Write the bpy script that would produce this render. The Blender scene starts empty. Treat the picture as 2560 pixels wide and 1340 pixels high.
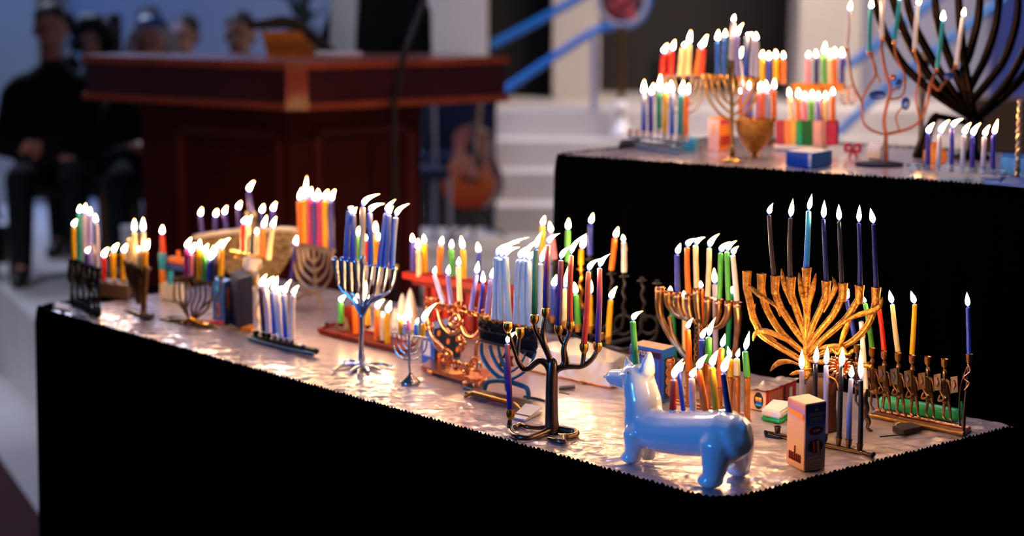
import bpy, bmesh, math, random
from mathutils import Vector as V, Matrix, noise
random.seed(7)
# ---------------------------------------------------------------- camera, world, lights, exposure
F = 4600.0; CX, CY = 1280.0, 670.0; EYE = 1.83; PITCH = math.atan(690 / F)
sc = bpy.context.scene; col = sc.collection
cam = bpy.data.cameras.new('camera'); camo = bpy.data.objects.new('camera', cam); col.objects.link(camo)
camo.location = (0, 0, EYE); camo.rotation_euler = (math.pi / 2 - PITCH, 0, 0)
cam.sensor_width = 36; cam.lens = F / 2560 * 36; cam.clip_start = .05; cam.clip_end = 100
cam.dof.use_dof = True; cam.dof.focus_distance = 3.2; cam.dof.aperture_fstop = 2.4; sc.camera = camo
w = bpy.data.worlds.new('world'); sc.world = w; w.use_nodes = True
w.node_tree.nodes['Background'].inputs[0].default_value = (.30, .42, .75, 1)
w.node_tree.nodes['Background'].inputs[1].default_value = .05
sc.view_settings.view_transform = 'Standard'; sc.view_settings.look = 'None'; sc.view_settings.gamma = 1
sc.view_settings.use_curve_mapping = False; sc.view_settings.exposure = 0.6
def light(kind, name, loc, tgt, energy, color, size=.5, spot=60, blend=.6):
    l = bpy.data.lights.new(name, kind); l.energy = energy; l.color = color
    if kind == 'AREA': l.shape = 'DISK'; l.size = size
    elif kind == 'SPOT': l.spot_size = math.radians(spot); l.spot_blend = blend; l.shadow_soft_size = size
    o = bpy.data.objects.new(name, l); col.objects.link(o); o.location = loc
    o.rotation_euler = (V(tgt) - V(loc)).to_track_quat('-Z', 'Y').to_euler(); return o
BLUE = (.10, .34, 1); COOL = (.62, .72, 1); WARM = (1, .62, .36)
light('SPOT', 'blue_stage_spot', (-3.4, 1.2, 1.9), (.15, 3.0, 1.08), 230, (.035, .28, 1), .10, 50, .8)
light('SPOT', 'blue_wall_wash', (-4.0, 10.6, 4.9), (-2.2, 12.6, 1.7), 340, (.08, .30, 1), .3, 80, .9)
light('SPOT', 'blue_back_wash', (-1, 8.5, 4.6), (1.6, 13.5, 1.2), 120, (.12, .35, 1), .3, 60, .9)
hw = light('AREA', 'hall_ceiling_wash', (2.2, 10.2, 5.2), (1.9, 12.2, .8), 84, (1, .84, .74), 2.0); hw.data.spread = math.radians(100)
light('AREA', 'hall_side_wash', (-3.6, 12.0, 4.8), (-3.0, 8.0, .4), 110, (.62, .72, 1), 1.6)
light('SPOT', 'added_riser_fill', (-4.8, 3.4, 3.4), (-2.6, 8.3, .1), 620, (.66, .76, 1), .3, 24, .9)  # unseen cool spot, added to brighten the stage riser
light('SPOT', 'added_speaker_fill', (-2.6, 5.6, 4.2), (-.62, 8.6, 1.85), 90, (.8, .88, 1), .15, 12, .8)  # added off-view fill so the shawl does not render dim
light('SPOT', 'warm_lectern_spot', (1.2, 1.6, 4.2), (-.9, 6.8, 1.3), 110, (1, .42, .22), .15, 26, .8)
light('AREA', 'cool_table_wash', (.3, 4.9, 4.3), (.1, 3.7, 1.0), 24, (.72, .66, 1), 1.2)

# ---------------------------------------------------------------- ray helpers: where things stand
TZ = 1.06; UZ = 1.438; SZ = .41
_f = V((0, math.cos(PITCH), -math.sin(PITCH))); _u = V((0, math.sin(PITCH), math.cos(PITCH))); _r = V((1, 0, 0)); EYEP = V((0, 0, EYE))
def ray(u, v): return _r * ((u - CX) / F) + _u * ((CY - v) / F) + _f
def onz(u, v, z=TZ):
    d = ray(u, v); return EYEP + d * ((z - EYE) / d.z)
def aty(u, v, y):
    d = ray(u, v); return EYEP + d * (y / d.y)
def kof(p): return (p - EYEP).dot(_f) / F
# ---------------------------------------------------------------- materials
def lin(c): return tuple(((x / 12.92) if x <= .04045 else ((x + .055) / 1.055) ** 2.4) for x in c)
def hx(s): return lin(tuple(int(s[i:i + 2], 16) / 255 for i in (0, 2, 4)))
def nodes(name):
    m = bpy.data.materials.new(name); m.use_nodes = True; return m, m.node_tree.nodes, m.node_tree.links, m.node_tree.nodes['Principled BSDF']
def mat(name, c, rough=.5, metal=0, var=.12, nscale=30, bump=0, bscale=60, coat=0, sss=0, spec=.5, c2=None, trans=0, sheen=0):
    m, n, l, b = nodes(name)
    if isinstance(c, str): c = hx(c)
    tc = n.new('ShaderNodeTexCoord'); nz = n.new('ShaderNodeTexNoise'); nz.inputs['Scale'].default_value = nscale; nz.inputs['Detail'].default_value = 4
    l.new(tc.outputs['Object'], nz.inputs['Vector'])
    cr = n.new('ShaderNodeValToRGB'); cr.color_ramp.elements[0].position = .3; cr.color_ramp.elements[1].position = .7
    a = c2 if c2 else tuple(x * (1 - var) for x in c)
    if isinstance(a, str): a = hx(a)
    bb = c if c2 else tuple(min(1, x * (1 + var * .6)) for x in c)
    cr.color_ramp.elements[0].color = (*a, 1); cr.color_ramp.elements[1].color = (*bb, 1)
    l.new(nz.outputs['Fac'], cr.inputs[0]); l.new(cr.outputs[0], b.inputs['Base Color'])
    b.inputs['Roughness'].default_value = rough; b.inputs['Metallic'].default_value = metal
    b.inputs['Coat Weight'].default_value = coat; b.inputs['Coat Roughness'].default_value = .08; b.inputs['Specular IOR Level'].default_value = spec
    if sss: b.inputs['Subsurface Weight'].default_value = sss; b.inputs['Subsurface Radius'].default_value = (.01, .005, .003); b.inputs['Subsurface Scale'].default_value = 1
    if trans: b.inputs['Transmission Weight'].default_value = trans
    if sheen: b.inputs['Sheen Weight'].default_value = sheen
    if bump:
        n2 = n.new('ShaderNodeTexNoise'); n2.inputs['Scale'].default_value = bscale; n2.inputs['Detail'].default_value = 5
        l.new(tc.outputs['Object'], n2.inputs['Vector']); bp = n.new('ShaderNodeBump'); bp.inputs['Strength'].default_value = bump; bp.inputs['Distance'].default_value = .002
        l.new(n2.outputs['Fac'], bp.inputs['Height']); l.new(bp.outputs[0], b.inputs['Normal'])
    return m
def gradmat(name, stops, rough=.4, sss=.3, axis=2, coord='Generated'):
    m, n, l, b = nodes(name); tc = n.new('ShaderNodeTexCoord'); sp = n.new('ShaderNodeSeparateXYZ'); l.new(tc.outputs[coord], sp.inputs[0])
    cr = n.new('ShaderNodeValToRGB'); e = cr.color_ramp.elements
    while len(e) < len(stops): e.new(.5)
    for i, (p, c) in enumerate(stops): e[i].position = p; e[i].color = (*hx(c), 1)
    l.new(sp.outputs[axis], cr.inputs[0]); l.new(cr.outputs[0], b.inputs['Base Color']); b.inputs['Roughness'].default_value = rough
    if sss: b.inputs['Subsurface Weight'].default_value = sss; b.inputs['Subsurface Radius'].default_value = (.01, .005, .003); b.inputs['Subsurface Scale'].default_value = 1
    return m
M = {}
M['brass'] = mat('brass', 'd89a45', .28, 1, .25, 40, .15, 90)
M['darkbrass'] = mat('dark_brass', '8f6a3c', .35, 1, .4, 60, .3, 120)
M['copper'] = mat('copper', 'e09468', .25, 1, .2, 60, .35, 140)
M['silver'] = mat('silver', 'dcdde4', .2, 1, .15, 40, .1, 80)
M['oldsilver'] = mat('old_silver', 'a39088', .35, 1, .3, 50, .2, 90)
M['bronze'] = mat('dark_bronze', '7a6252', .28, 1, .35, 35, .15, 60)
M['iron'] = mat('black_iron', '1c1a1c', .45, .6, .3, 60, .4, 150)
M['teal'] = mat('teal_patina', '1d5871', .4, .5, .3, 40, .3, 90)
M['gold'] = mat('antique_gold', 'dd9c44', .38, .9, .5, 85, .9, 280, c2='9a6026')
M['fluted'] = mat('tarnished_brass', 'b78f63', .3, 1, .4, 45, .2, 80, c2='7c5438')
M['amber'] = mat('amber_glass', 'd0741c', .15, .2, .3, 60, 0, coat=.6)
M['glass'] = mat('clear_glass', 'dce8ea', .05, 0, .02, trans=.75, coat=.3)
M['white'] = mat('white_ceramic', 'e9e4e0', .22, 0, .03, 20, .05, 60, coat=.7)
M['offwhite'] = mat('white_stone', 'ddd2c8', .5, 0, .06, 60, .1, 150)
M['speck'] = mat('speckled_silver', 'b09878', .45, .6, .5, 110, 1.2, 240, c2='2c241c')
M['red'] = mat('red_lacquer', 'b4240e', .5, 0, .25, 25, spec=.3)
M['darkred'] = mat('dark_red_wood', '741408', .6, 0, .3, 25, .1, spec=.2)
M['wood'] = mat('mahogany', '481310', .4, 0, .3, 6, .1, coat=.35)
M['woodtrim'] = mat('mahogany_trim', 'a84a22', .35, 0, .25, 8, coat=.4)
M['brownwood'] = mat('brown_wood', '6f5745', .5, 0, .25, 20)
M['black'] = mat('black_cloth', '020203', 1, 0, .3, 60, .3, 300, spec=.02)
M['cord'] = mat('black_rubber', '101012', .5)
M['paper'] = mat('paper_white', 'e4ddd8', .6, 0, .04)
M['suit'] = mat('black_wool', '0c0d12', .9, 0, .2, 40, .2, 200, spec=.2)
M['skin'] = mat('skin', 'b07c6a', .5, 0, .08, 20, sss=.1)
M['hairdark'] = mat('dark_hair', '17120f', .6, 0, .3, 120, .6, 200)
M['hairgrey'] = mat('grey_hair', 'a9a9ae', .6, 0, .2, 120, .6, 200)
M['wirecopper'] = mat('wire_copper', 'a85c3a', .4, .9, .25, 60)
M['panelwood'] = mat('matt_mahogany', '50170f', .65, 0, .3, 6, spec=.25)
M['wick'] = mat('burnt_wick', '15100d', .9)
M['match'] = mat('match_dark', '2a1612', .6)
M['wallm'] = mat('painted_wall', '8c93a0', .85, 0, .04, 3, .05, 30)
M['stone'] = mat('pale_stone', 'c3b9b6', .6, 0, .08, 4, .05, 30)
M['carpet'] = mat('maroon_carpet', '4a1018', .95, 0, .25, 90, .5, 300)
M['dark'] = mat('dark_opening', '07080a', .9, 0, .2)
M['brownpanel'] = mat('dark_brown_panel', '170e09', .6, 0, .2, 5)
M['blue'] = mat('blue_card', '1559b0', .45, 0, .1)
M['navy'] = mat('navy_card', '0c1438', .7, 0, .15, spec=.3)
M['bluerail'] = mat('blue_rail', '1266b8', .35, .2, .08)
M['purple_card'] = mat('purple_card', '5a2a86', .5); M['dimpurple'] = mat('dim_purple_ink', '211c44', .7, spec=.3)
M['orange_card'] = mat('orange_card', 'f08a28', .5)
M['teal_card'] = mat('teal_card', '2f9ecb', .4)
M['yellow_ink'] = mat('yellow_ink', 'dcc83c', .5)
M['maroon_ink'] = mat('maroon_ink', '7a1230', .4)
M['pink_ink'] = mat('pale_pink_ink', 'e8b8c8', .5)
M['red_card'] = mat('red_card', 'b0281c', .5)
M['magenta_card'] = mat('magenta_card', 'c02a60', .5)
M['green_wax'] = mat('green_soap', '1fae5c', .35, sss=.2)
M['tan'] = mat('tan_card', 'd8a888', .6)
M['peach'] = gradmat('sunset_print', [(0, 'e0a070'), (.35, 'e8b48c'), (.7, 'd8a8a8'), (.88, 'a070b0'), (1, 'c08070')], sss=0)
M['dusk'] = gradmat('dusk_print', [(0, '6a4c38'), (.25, '8a7480'), (.55, 'aaa4c8'), (.75, '4a52a8'), (1, '18246a')], sss=0)
M['wovenw'] = mat('white_shawl', 'dcdfe2', .8, 0, .05, 30, .3, 200)
M['guitartop'] = gradmat('sunburst_guitar_top', [(0, 'c83c14'), (.35, 'f07840'), (.6, 'f0a48c'), (1, 'd88080')], sss=0, rough=.25)
M['guitarside'] = mat('dark_guitar_side', '3a1420', .3, 0, .2, coat=.5)
M['tealcloth'] = mat('blue_upholstery', '0c1e44', .8)
WAX = {}
for k_, c_ in dict(yellow='f2b90c', orange='f07812', red='e0280f', white='ebe2de', cream='f3d9a8', green='54b548', darkgreen='12905a', blue='2a3fb2', navy='141c66',
                   black='15161e', purple='43349c', lilac='7d74c8', lavender='b4acd8', magenta='c81f7c', pink='e888a8', ice='b9d4e6', teal='1f9c9c', skyblue='4d90dc', indigo='3b2ea0', maroon='3c2440', brown='3a2c2a').items():
    WAX[k_] = mat(k_ + '_wax', c_, .38, 0, .05, 60, .06, 200, sss=.45)
WAX['pinkpurple'] = gradmat('pink_to_purple_wax', [(0, '2c1a78'), (.35, '5a2c98'), (.6, 'a83a88'), (.8, 'e06a70'), (1, 'f4a090')])
WAX['orangered'] = gradmat('orange_to_red_wax', [(0, 'd42018'), (.5, 'ee3e14'), (.85, 'f47a48'), (1, 'f8a878')])
WAX['greenpale'] = gradmat('dark_to_pale_green_wax', [(0, '0c6a28'), (.3, '1fa04a'), (.55, '7cc478'), (1, 'b8dca0')])
WAX['aqua'] = gradmat('blue_to_aqua_wax', [(0, '1a6cd0'), (.5, '2a9cdc'), (1, '68cce0')])
WAX['bluewhite'] = gradmat('blue_to_white_wax', [(0, '2a4cc0'), (.5, '6a84d0'), (.85, 'b8bcd8'), (1, 'dcd4d4')])
WAX['bluefrost'] = gradmat('frosted_blue_wax', [(0, '1f4cc0'), (.5, '5478c8'), (1, 'a8b0d4')])
WAXNAME = dict(ice='pale blue', navy='navy blue', pinkpurple='pink-to-purple', orangered='orange-to-red', greenpale='green', aqua='turquoise', bluewhite='blue-and-white',
               bluefrost='frosted blue', skyblue='sky blue', brown='dark brown', darkgreen='dark green', maroon='dark purple')
def flame_mat():
    m = bpy.data.materials.new('candle_flame'); m.use_nodes = True; n = m.node_tree.nodes; l = m.node_tree.links
    n.remove(n['Principled BSDF']); out = n['Material Output']; em = n.new('ShaderNodeEmission'); tc = n.new('ShaderNodeTexCoord'); uvn = n.new('ShaderNodeAttribute'); uvn.attribute_name = 'flame_t'
    cr = n.new('ShaderNodeValToRGB'); e = cr.color_ramp.elements; st = [(0, (.05, .12, 1)), (.12, (.25, .25, .6)), (.25, (1, .60, .24)), (.75, (1, .55, .19)), (.92, (1, .42, .10)), (1, (1, .22, .03))]
    while len(e) < len(st): e.new(.5)
    for i, (p, c) in enumerate(st): e[i].position = p; e[i].color = (*c, 1)
    sr = n.new('ShaderNodeValToRGB'); e = sr.color_ramp.elements; st = [(0, .02), (.1, .05), (.25, 1), (.8, .8), (.93, .3), (1, .06)]
    while len(e) < len(st): e.new(.5)
    for i, (p, c) in enumerate(st): e[i].position = p; e[i].color = (c, c, c, 1)
    l.new(uvn.outputs['Fac'], cr.inputs[0]); l.new(uvn.outputs['Fac'], sr.inputs[0])
    mu = n.new('ShaderNodeMath'); mu.operation = 'MULTIPLY'; mu.inputs[1].default_value = FLAME; l.new(sr.outputs[0], mu.inputs[0])
    l.new(cr.outputs[0], em.inputs[0]); l.new(mu.outputs[0], em.inputs[1]); l.new(em.outputs[0], out.inputs[0]); return m
FLAME = 112.0
M['flame'] = flame_mat()
# ---------------------------------------------------------------- mesh builder
class MB:
    def __init__(s): s.v = []; s.f = []; s.t = []
    def add(s, vs, fs):
        b = len(s.v); s.v += [V(x) for x in vs]; s.f += [tuple(i + b for i in f) for f in fs]; return s
    def quad(s, *p): return s.add(p, [tuple(range(len(p)))])
    def tube(s, pts, r, n=8, flat=1, cap=True, dome=False, rib=0):
        pts = [V(p) for p in pts]; m = len(pts)
        rs = r if isinstance(r, (list, tuple)) else [r] * m
        if len(rs) != m: rs = [rs[0] + 0 * i for i in range(m)]
        if dome:
            d0 = (pts[0] - pts[1]).normalized(); d1 = (pts[-1] - pts[-2]).normalized()
            pts = [pts[0] + d0 * rs[0]] + [pts[0] + d0 * rs[0] * .7] + pts + [pts[-1] + d1 * rs[-1] * .7] + [pts[-1] + d1 * rs[-1]]
            rs = [rs[0] * .15, rs[0] * .7] + list(rs) + [rs[-1] * .7, rs[-1] * .15]; m = len(pts)
        vs = []; pn = None
        for i in range(m):
            t = (pts[min(i + 1, m - 1)] - pts[max(i - 1, 0)])
            t = t.normalized() if t.length > 1e-9 else V((0, 0, 1))
            if pn is None:
                a = V((0, -1, 0)) if abs(t.y) < .9 else V((1, 0, 0)); pn = (a - t * a.dot(t)).normalized()
            else:
                pn = pn - t * pn.dot(t); pn = pn.normalized() if pn.length > 1e-6 else V((0, -1, 0))
            bn = t.cross(pn)
            for j in range(n):
                a = 2 * math.pi * j / n; vs.append(pts[i] + (pn * math.cos(a) * flat + bn * math.sin(a)) * rs[i] * (1 - rib * (j % 2)))
        fs = [(i * n + j, i * n + (j + 1) % n, (i + 1) * n + (j + 1) % n, (i + 1) * n + j) for i in range(m - 1) for j in range(n)]
        if cap: fs += [tuple(range(n))[::-1], tuple((m - 1) * n + j for j in range(n))]
        return s.add(vs, fs)
    def lathe(s, c, prof, n=16, ax=None):
        c = V(c); ax = V(ax).normalized() if ax is not None else V((0, 0, 1))
        a = V((1, 0, 0)) if abs(ax.x) < .9 else V((0, 1, 0)); e1 = (a - ax * a.dot(ax)).normalized(); e2 = ax.cross(e1); m = len(prof)
        vs = [c + ax * h + (e1 * math.cos(2 * math.pi * j / n) + e2 * math.sin(2 * math.pi * j / n)) * max(r, 1e-5) for r, h in prof for j in range(n)]
        fs = [(i * n + j, i * n + (j + 1) % n, (i + 1) * n + (j + 1) % n, (i + 1) * n + j) for i in range(m - 1) for j in range(n)]
        fs += [tuple(range(n))[::-1], tuple((m - 1) * n + j for j in range(n))]
        return s.add(vs, fs)
    def ell(s, c, r, n=12, m=8, rot=None):
        c = V(c); r = (r, r, r) if not isinstance(r, (tuple, list)) else r; vs = []
        for i in range(1, m):
            ph = math.pi * i / m
            for j in range(n):
                a = 2 * math.pi * j / n; p = V((math.sin(ph) * math.cos(a) * r[0], math.sin(ph) * math.sin(a) * r[1], math.cos(ph) * r[2]))
                vs.append(c + (rot @ p if rot else p))
        t = V((0, 0, r[2])); b = len(vs); vs += [c + (rot @ t if rot else t), c - (rot @ t if rot else t)]
        fs = [(i * n + j, (i + 1) * n + j, (i + 1) * n + (j + 1) % n, i * n + (j + 1) % n) for i in range(m - 2) for j in range(n)]
        fs += [(b, j, (j + 1) % n) for j in range(n)] + [(b + 1, (m - 2) * n + (j + 1) % n, (m - 2) * n + j) for j in range(n)]
        return s.add(vs, fs)
    def hull(s, bottom, top):
        n = len(bottom); return s.add(list(bottom) + list(top), [tuple(range(n))[::-1], tuple(range(n, 2 * n))] + [(i, (i + 1) % n, n + (i + 1) % n, n + i) for i in range(n)])
    def box(s, c, sz, yaw=0, rot=None):
        R = rot if rot else Matrix.Rotation(yaw, 3, 'Z'); c = V(c); h = V(sz) / 2
        q = [V((x * h.x, y * h.y, 0)) for x, y in ((-1, -1), (1, -1), (1, 1), (-1, 1))]
        return s.hull([c + R @ (p - V((0, 0, h.z))) for p in q], [c + R @ (p + V((0, 0, h.z))) for p in q])
    def build(s, name, m, parent=None, smooth=True, bevel=0, root_at=None, remesh=0, relax=0):
        me = bpy.data.meshes.new(name)
        O = root_at if root_at is not None else (parent['_o'] if parent is not None and '_o' in parent else (0, 0, 0)); O = V(O)
        me.from_pydata([tuple(x - O) for x in s.v], [], s.f); me.update()
        bm = bmesh.new(); bm.from_mesh(me); bmesh.ops.recalc_face_normals(bm, faces=bm.faces)
        if bevel: bmesh.ops.bevel(bm, geom=bm.edges[:], offset=bevel, segments=2, affect='EDGES', clamp_overlap=True)
        bm.to_mesh(me); bm.free()
        if smooth: me.shade_smooth()
        if smooth and bevel == 0 and hasattr(me, 'set_sharp_from_angle'): me.set_sharp_from_angle(angle=math.radians(50))
        ob = bpy.data.objects.new(name, me); col.objects.link(ob); me.materials.append(m if not isinstance(m, str) else M[m])
        if parent is not None: ob.parent = parent
        else: ob.location = O
        ob['_o'] = tuple(O)
        if remesh:
            md = ob.modifiers.new('r', 'REMESH'); md.mode = 'VOXEL'; md.voxel_size = remesh; md.use_smooth_shade = True
            if relax: sm = ob.modifiers.new('s', 'SMOOTH'); sm.iterations = relax; sm.factor = .6
            dg = bpy.context.evaluated_depsgraph_get(); me2 = bpy.data.meshes.new_from_object(ob.evaluated_get(dg)); ob.modifiers.clear(); ob.data = me2; me2.shade_smooth()
            if not me2.materials: me2.materials.append(m if not isinstance(m, str) else M[m])
        return ob
def tag(o, label, cat, group=None):
    o['label'] = label; o['category'] = cat
    if group: o['group'] = group
    return o
def struct(o): o['kind'] = 'structure'; return o
def empty(name, P, label=None, cat=None, group=None):
    o = bpy.data.objects.new(name, None); o.empty_display_size = .02; col.objects.link(o); o.location = P; o['_o'] = tuple(P)
    if label: tag(o, label, cat, group)
    return o
def cr(pts, sub=5):
    """Catmull-Rom through the points (any dimension tuples)"""
    if len(pts) < 3: return [tuple(p) for p in pts]
    P = [pts[0]] + list(pts) + [pts[-1]]; out = []
    for i in range(1, len(P) - 2):
        for k in range(sub):
            t = k / sub; out.append(tuple(.5 * ((2 * b) + (-a + c) * t + (2 * a - 5 * b + 4 * c - d) * t * t + (-a + 3 * b - 3 * c + d) * t ** 3) for a, b, c, d in zip(P[i - 1], P[i], P[i + 1], P[i + 2])))
    out.append(tuple(pts[-1])); return out
def yawfor(u, v, slope):
    """turn of a level row whose image runs with that slope"""
    t = -slope * F / (v - (CY - 690)); return math.atan2(t, 1 - slope * 0) if abs(t) < 3 else math.copysign(math.atan(3), t)
ORD = ['leftmost', 'second from the left', 'third from the left', 'fourth from the left', 'fifth from the left', 'sixth from the left', 'seventh from the left', 'eighth from the left', 'ninth from the left', 'tenth from the left', 'eleventh from the left', 'twelfth from the left']
class Rig:
    def __init__(s, name, label, cat, u, v, slope=None, yaw=0, z=TZ, group=None, P=None, desc=None, y=None):
        s.P = P if P is not None else (aty(u, v, y) if y else onz(u, v, z)); s.z = s.P.z
        if slope is not None: yaw = yawfor(u, v, slope)
        s.yaw = yaw; s.t = V((math.cos(yaw), math.sin(yaw), 0)); s.n = V((math.sin(yaw), -math.cos(yaw), 0)); s.desc = desc or label; s.cd = []
        s.root = empty(name, s.P, label, cat, group) if name else None
    def pt(s, u, v, off=0):
        d = ray(u, v); P = s.P + s.n * off; return EYEP + d * ((P - EYEP).dot(s.n) / d.dot(s.n))
    def k(s, u, v): return kof(s.pt(u, v))
    def tube(s, name, pts, r, m, parent=None, n=8, off=0, sub=5, flat=1, mb=None, dome=True, rib=0):
        q = cr([(p[0], p[1], p[2] if len(p) > 2 else off) for p in pts], sub); N = len(q)
        P = [s.pt(*x) for x in q]
        P = [V((p.x, p.y, max(p.z, s.z + .0008))) for p in P]
        if isinstance(r, (list, tuple)): rr = [r[min(int(i / (N - 1) * (len(r) - 1)), len(r) - 2)] * (1 - (i / (N - 1) * (len(r) - 1)) % 1 if i < N - 1 else 0) + r[min(int(i / (N - 1) * (len(r) - 1)), len(r) - 2) + 1] * ((i / (N - 1) * (len(r) - 1)) % 1 if i < N - 1 else 1) for i in range(N)]
        else: rr = [r] * N
        rr = [a * kof(p) for a, p in zip(rr, P)]
        b = mb or MB(); b.tube(P, rr, n, flat, dome=dome, rib=rib)
        return None if mb else b.build(name, m, parent or s.root)
    def lay(s, name, pts, r, m, tail=()):
        """limb lying on the table top along floor points, then rising through points of the menorah's own plane"""
        n_ = len(pts) + len(tail); rr = r if isinstance(r, (list, tuple)) else [r] * n_; P = []
        for i, (u, v) in enumerate(pts):
            q = onz(u, v, s.z); P.append(tuple(q + V((0, 0, rr[i] * kof(q) * .9))) + (rr[i] * kof(q),))
        for i, (u, v) in enumerate(tail):
            q = s.pt(u, v); P.append(tuple(q) + (rr[len(pts) + i] * kof(q),))
        q = cr(P, 5); return MB().tube([x[:3] for x in q], [x[3] for x in q], 10, dome=True).build(name, m, s.root)
    def lathe(s, name, u, v, prof, m, parent=None, n=16, off=0, mb=None):
        """profile of (radius px, px above the point)"""
        c = s.pt(u, v, off); c.z = max(c.z, s.z + .0006); k = kof(c); b = mb or MB(); b.lathe(c, [(r * k, h * k) for r, h in prof], n)
        return None if mb else b.build(name, m, parent or s.root)
    def cup(s, u, v, r=9, h=16, m='brass', off=0, style=0):
        P = {0: [(r * .45, -h), (r * .8, -h * .7), (r * .95, -h * .2), (r * 1.15, 0), (r * 1.15, 1), (r * .8, 1), (r * .7, -h * .4), (.5, -h * .45)],
             1: [(r * .5, -h), (r * .6, -h * .8), (r, -h * .5), (r * .7, -h * .2), (r, 0), (r * .75, 0), (r * .6, -h * .4), (.5, -h * .4)],
             2: [(r * .4, -h), (r * .4, -h * .6), (r * 1.9, -h * .55), (r * 1.9, -h * .45), (r * .7, -h * .4), (r * .8, 0), (r * .6, 0), (.5, -h * .2)]}[style]
        return s.lathe('candle_cup', u, v, P, m, off=off)
    def sheet(s, name, pts, m, th=4, off=0, parent=None, bevel=0):
        """flat plate cut to an outline, with thickness in px"""
        fr = [s.pt(u, v, off) for u, v in pts]; k = kof(fr[0]) * th; fr = [V((p.x, p.y, max(p.z, s.z))) for p in fr]
        bk = [p - s.n * k for p in fr]; return MB().hull(fr, bk).build(name, m, parent or s.root, smooth=False, bevel=bevel)
    def candles(s, lst, r=7, mode='c', noflame=(), wind=None, off=0, group=None, where=None):
        for i, e in enumerate(lst): s.cd.append((e, r, mode, i not in noflame, e[7] if len(e) > 7 else off, where or s.desc))
    def flush(s):
        s.cd.sort(key=lambda c: c[0][1]); n = len(s.cd); CG[0] = 'candles in ' + s.desc if n > 1 else None
        for i, (e, r, mode, lit, off, where) in enumerate(s.cd):
            c, ut, vt, ub, vb = e[:5]; o = ORD[i] if i < n - 1 or n == 1 else 'rightmost'
            nm = WAXNAME.get(c, c)
            lab = f"{'lit' if lit else 'unlit'} {nm} candle {'' if n == 1 else o + ' '}in {where}"
            if n == 1: lab = f"{'lit' if lit else 'unlit'} {nm} candle in {where}"
            T = s.pt(ut, vt, off); B = s.pt(ub, vb, off)
            if len(e) > 5 and e[5] is not None: fl = (e[5], e[6])
            else: fl = None
            candle(T, B, r * kof(T), c, lab, lit, fl, mode, i * 7 + n, s)
CN = [0]; CG = [None]
def candle(T, B, r, c, lab, lit=True, fl=None, mode='c', seed=0, rig=None):
    CN[0] += 1; rnd = random.Random(CN[0]); N = 7; k = kof(T); ax = (T - B); L = ax.length
    side = V((ax.z, 0, -ax.x)).normalized(); bow = rnd.uniform(-.012, .012) * L
    pts = [B + ax * (i / N) + side * bow * math.sin(math.pi * i / N) for i in range(N + 1)]
    rr = [r * (1.04 - .14 * i / N + .03 * math.sin(i * 2.1 + CN[0])) for i in range(N + 1)]
    pts += [T + ax.normalized() * r * .35]; rr += [r * .45]
    mb = MB().tube(pts, rr, 10)
    if rnd.random() < .35:   # wax run down one side
        a = rnd.uniform(0, 6.28); dv = V((math.cos(a), math.sin(a), 0)) * r * .85; l0 = rnd.uniform(.12, .4)
        mb.tube([T + dv * .8, T - ax * l0 * .5 + dv * 1.05, T - ax * l0 + dv * 1.1], [r * .2, r * .22, r * .34], 6, dome=True)
    ob = mb.build('candle', WAX[c], root_at=B); tag(ob, lab, 'candle', CG[0])
    tip = T + ax.normalized() * r * .3
    if fl:
        d = ray(*fl); FP = EYEP + d * ((T - EYEP).dot(_f) / d.dot(_f))
        tipf = T + (FP - T) * 1.75 if mode == 'c' else FP
        if (tipf - T).length < .011: tipf = T + (tipf - T).normalized() * .011
    else: tipf = T + V((rnd.uniform(-.002, .003), 0, .022 + rnd.uniform(-.003, .003)))
    dirn = (tipf - T).normalized()
    w1 = tip + ax.normalized() * .0025 + dirn * .0012; w2 = w1 + dirn * .0022
    MB().tube([tip - ax.normalized() * .001, w1, w2], [.0007, .0007, .0005], 5).build('wick', 'wick', ob)
    if lit: flame(ob, T + ax.normalized() * (r * .3 + .001), tipf, rnd)
    return ob
def flame(parent, A, Z, rnd):
    L = (Z - A).length; N = 10; up = V((0, 0, 1)); d = Z - A
    ctrl = A + up * L * .42 if d.z < L * .93 else A + d * .5
    pts = [A * (1 - t) ** 2 + ctrl * 2 * t * (1 - t) + Z * t * t for t in [i / N for i in range(N + 1)]]
    R = min(.0047, .0022 + L * .10) * rnd.uniform(.92, 1.08)
    pr = [.22, .62, .88, 1, .98, .88, .74, .57, .38, .2, .03]
    mb = MB(); mb.tube(pts, [R * x for x in pr], 8); ob = mb.build('flame', 'flame', parent)
    at = ob.data.attributes.new('flame_t', 'FLOAT', 'POINT')
    O = V(parent['_o'])
    for i, vv in enumerate(ob.data.vertices):
        p = vv.co + O; at.data[i].value = max(0, min(1, (p - A).dot(d) / (L * L)))
    return ob
def text(parent, s_, c, right, up, size, m, align='CENTER', sx=1):
    cu = bpy.data.curves.new('lettering', 'FONT'); cu.body = s_; cu.size = size; cu.align_x = align; cu.align_y = 'CENTER'; cu.extrude = size * .01
    tmp = bpy.data.objects.new('tmp', cu); col.objects.link(tmp); dg = bpy.context.evaluated_depsgraph_get(); dg.update()
    me = bpy.data.meshes.new_from_object(tmp.evaluated_get(dg)); bpy.data.objects.remove(tmp)
    right = V(right).normalized(); up = V(up).normalized(); nn = right.cross(up); O = V(parent['_o'])
    for v in me.vertices: v.co = V(c) + right * v.co.x * sx + up * v.co.y + nn * v.co.z - O
    me.materials.clear(); me.materials.append(M[m]); ob = bpy.data.objects.new('lettering', me); col.objects.link(ob); ob.parent = parent; ob['_o'] = tuple(O); return ob
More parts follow.
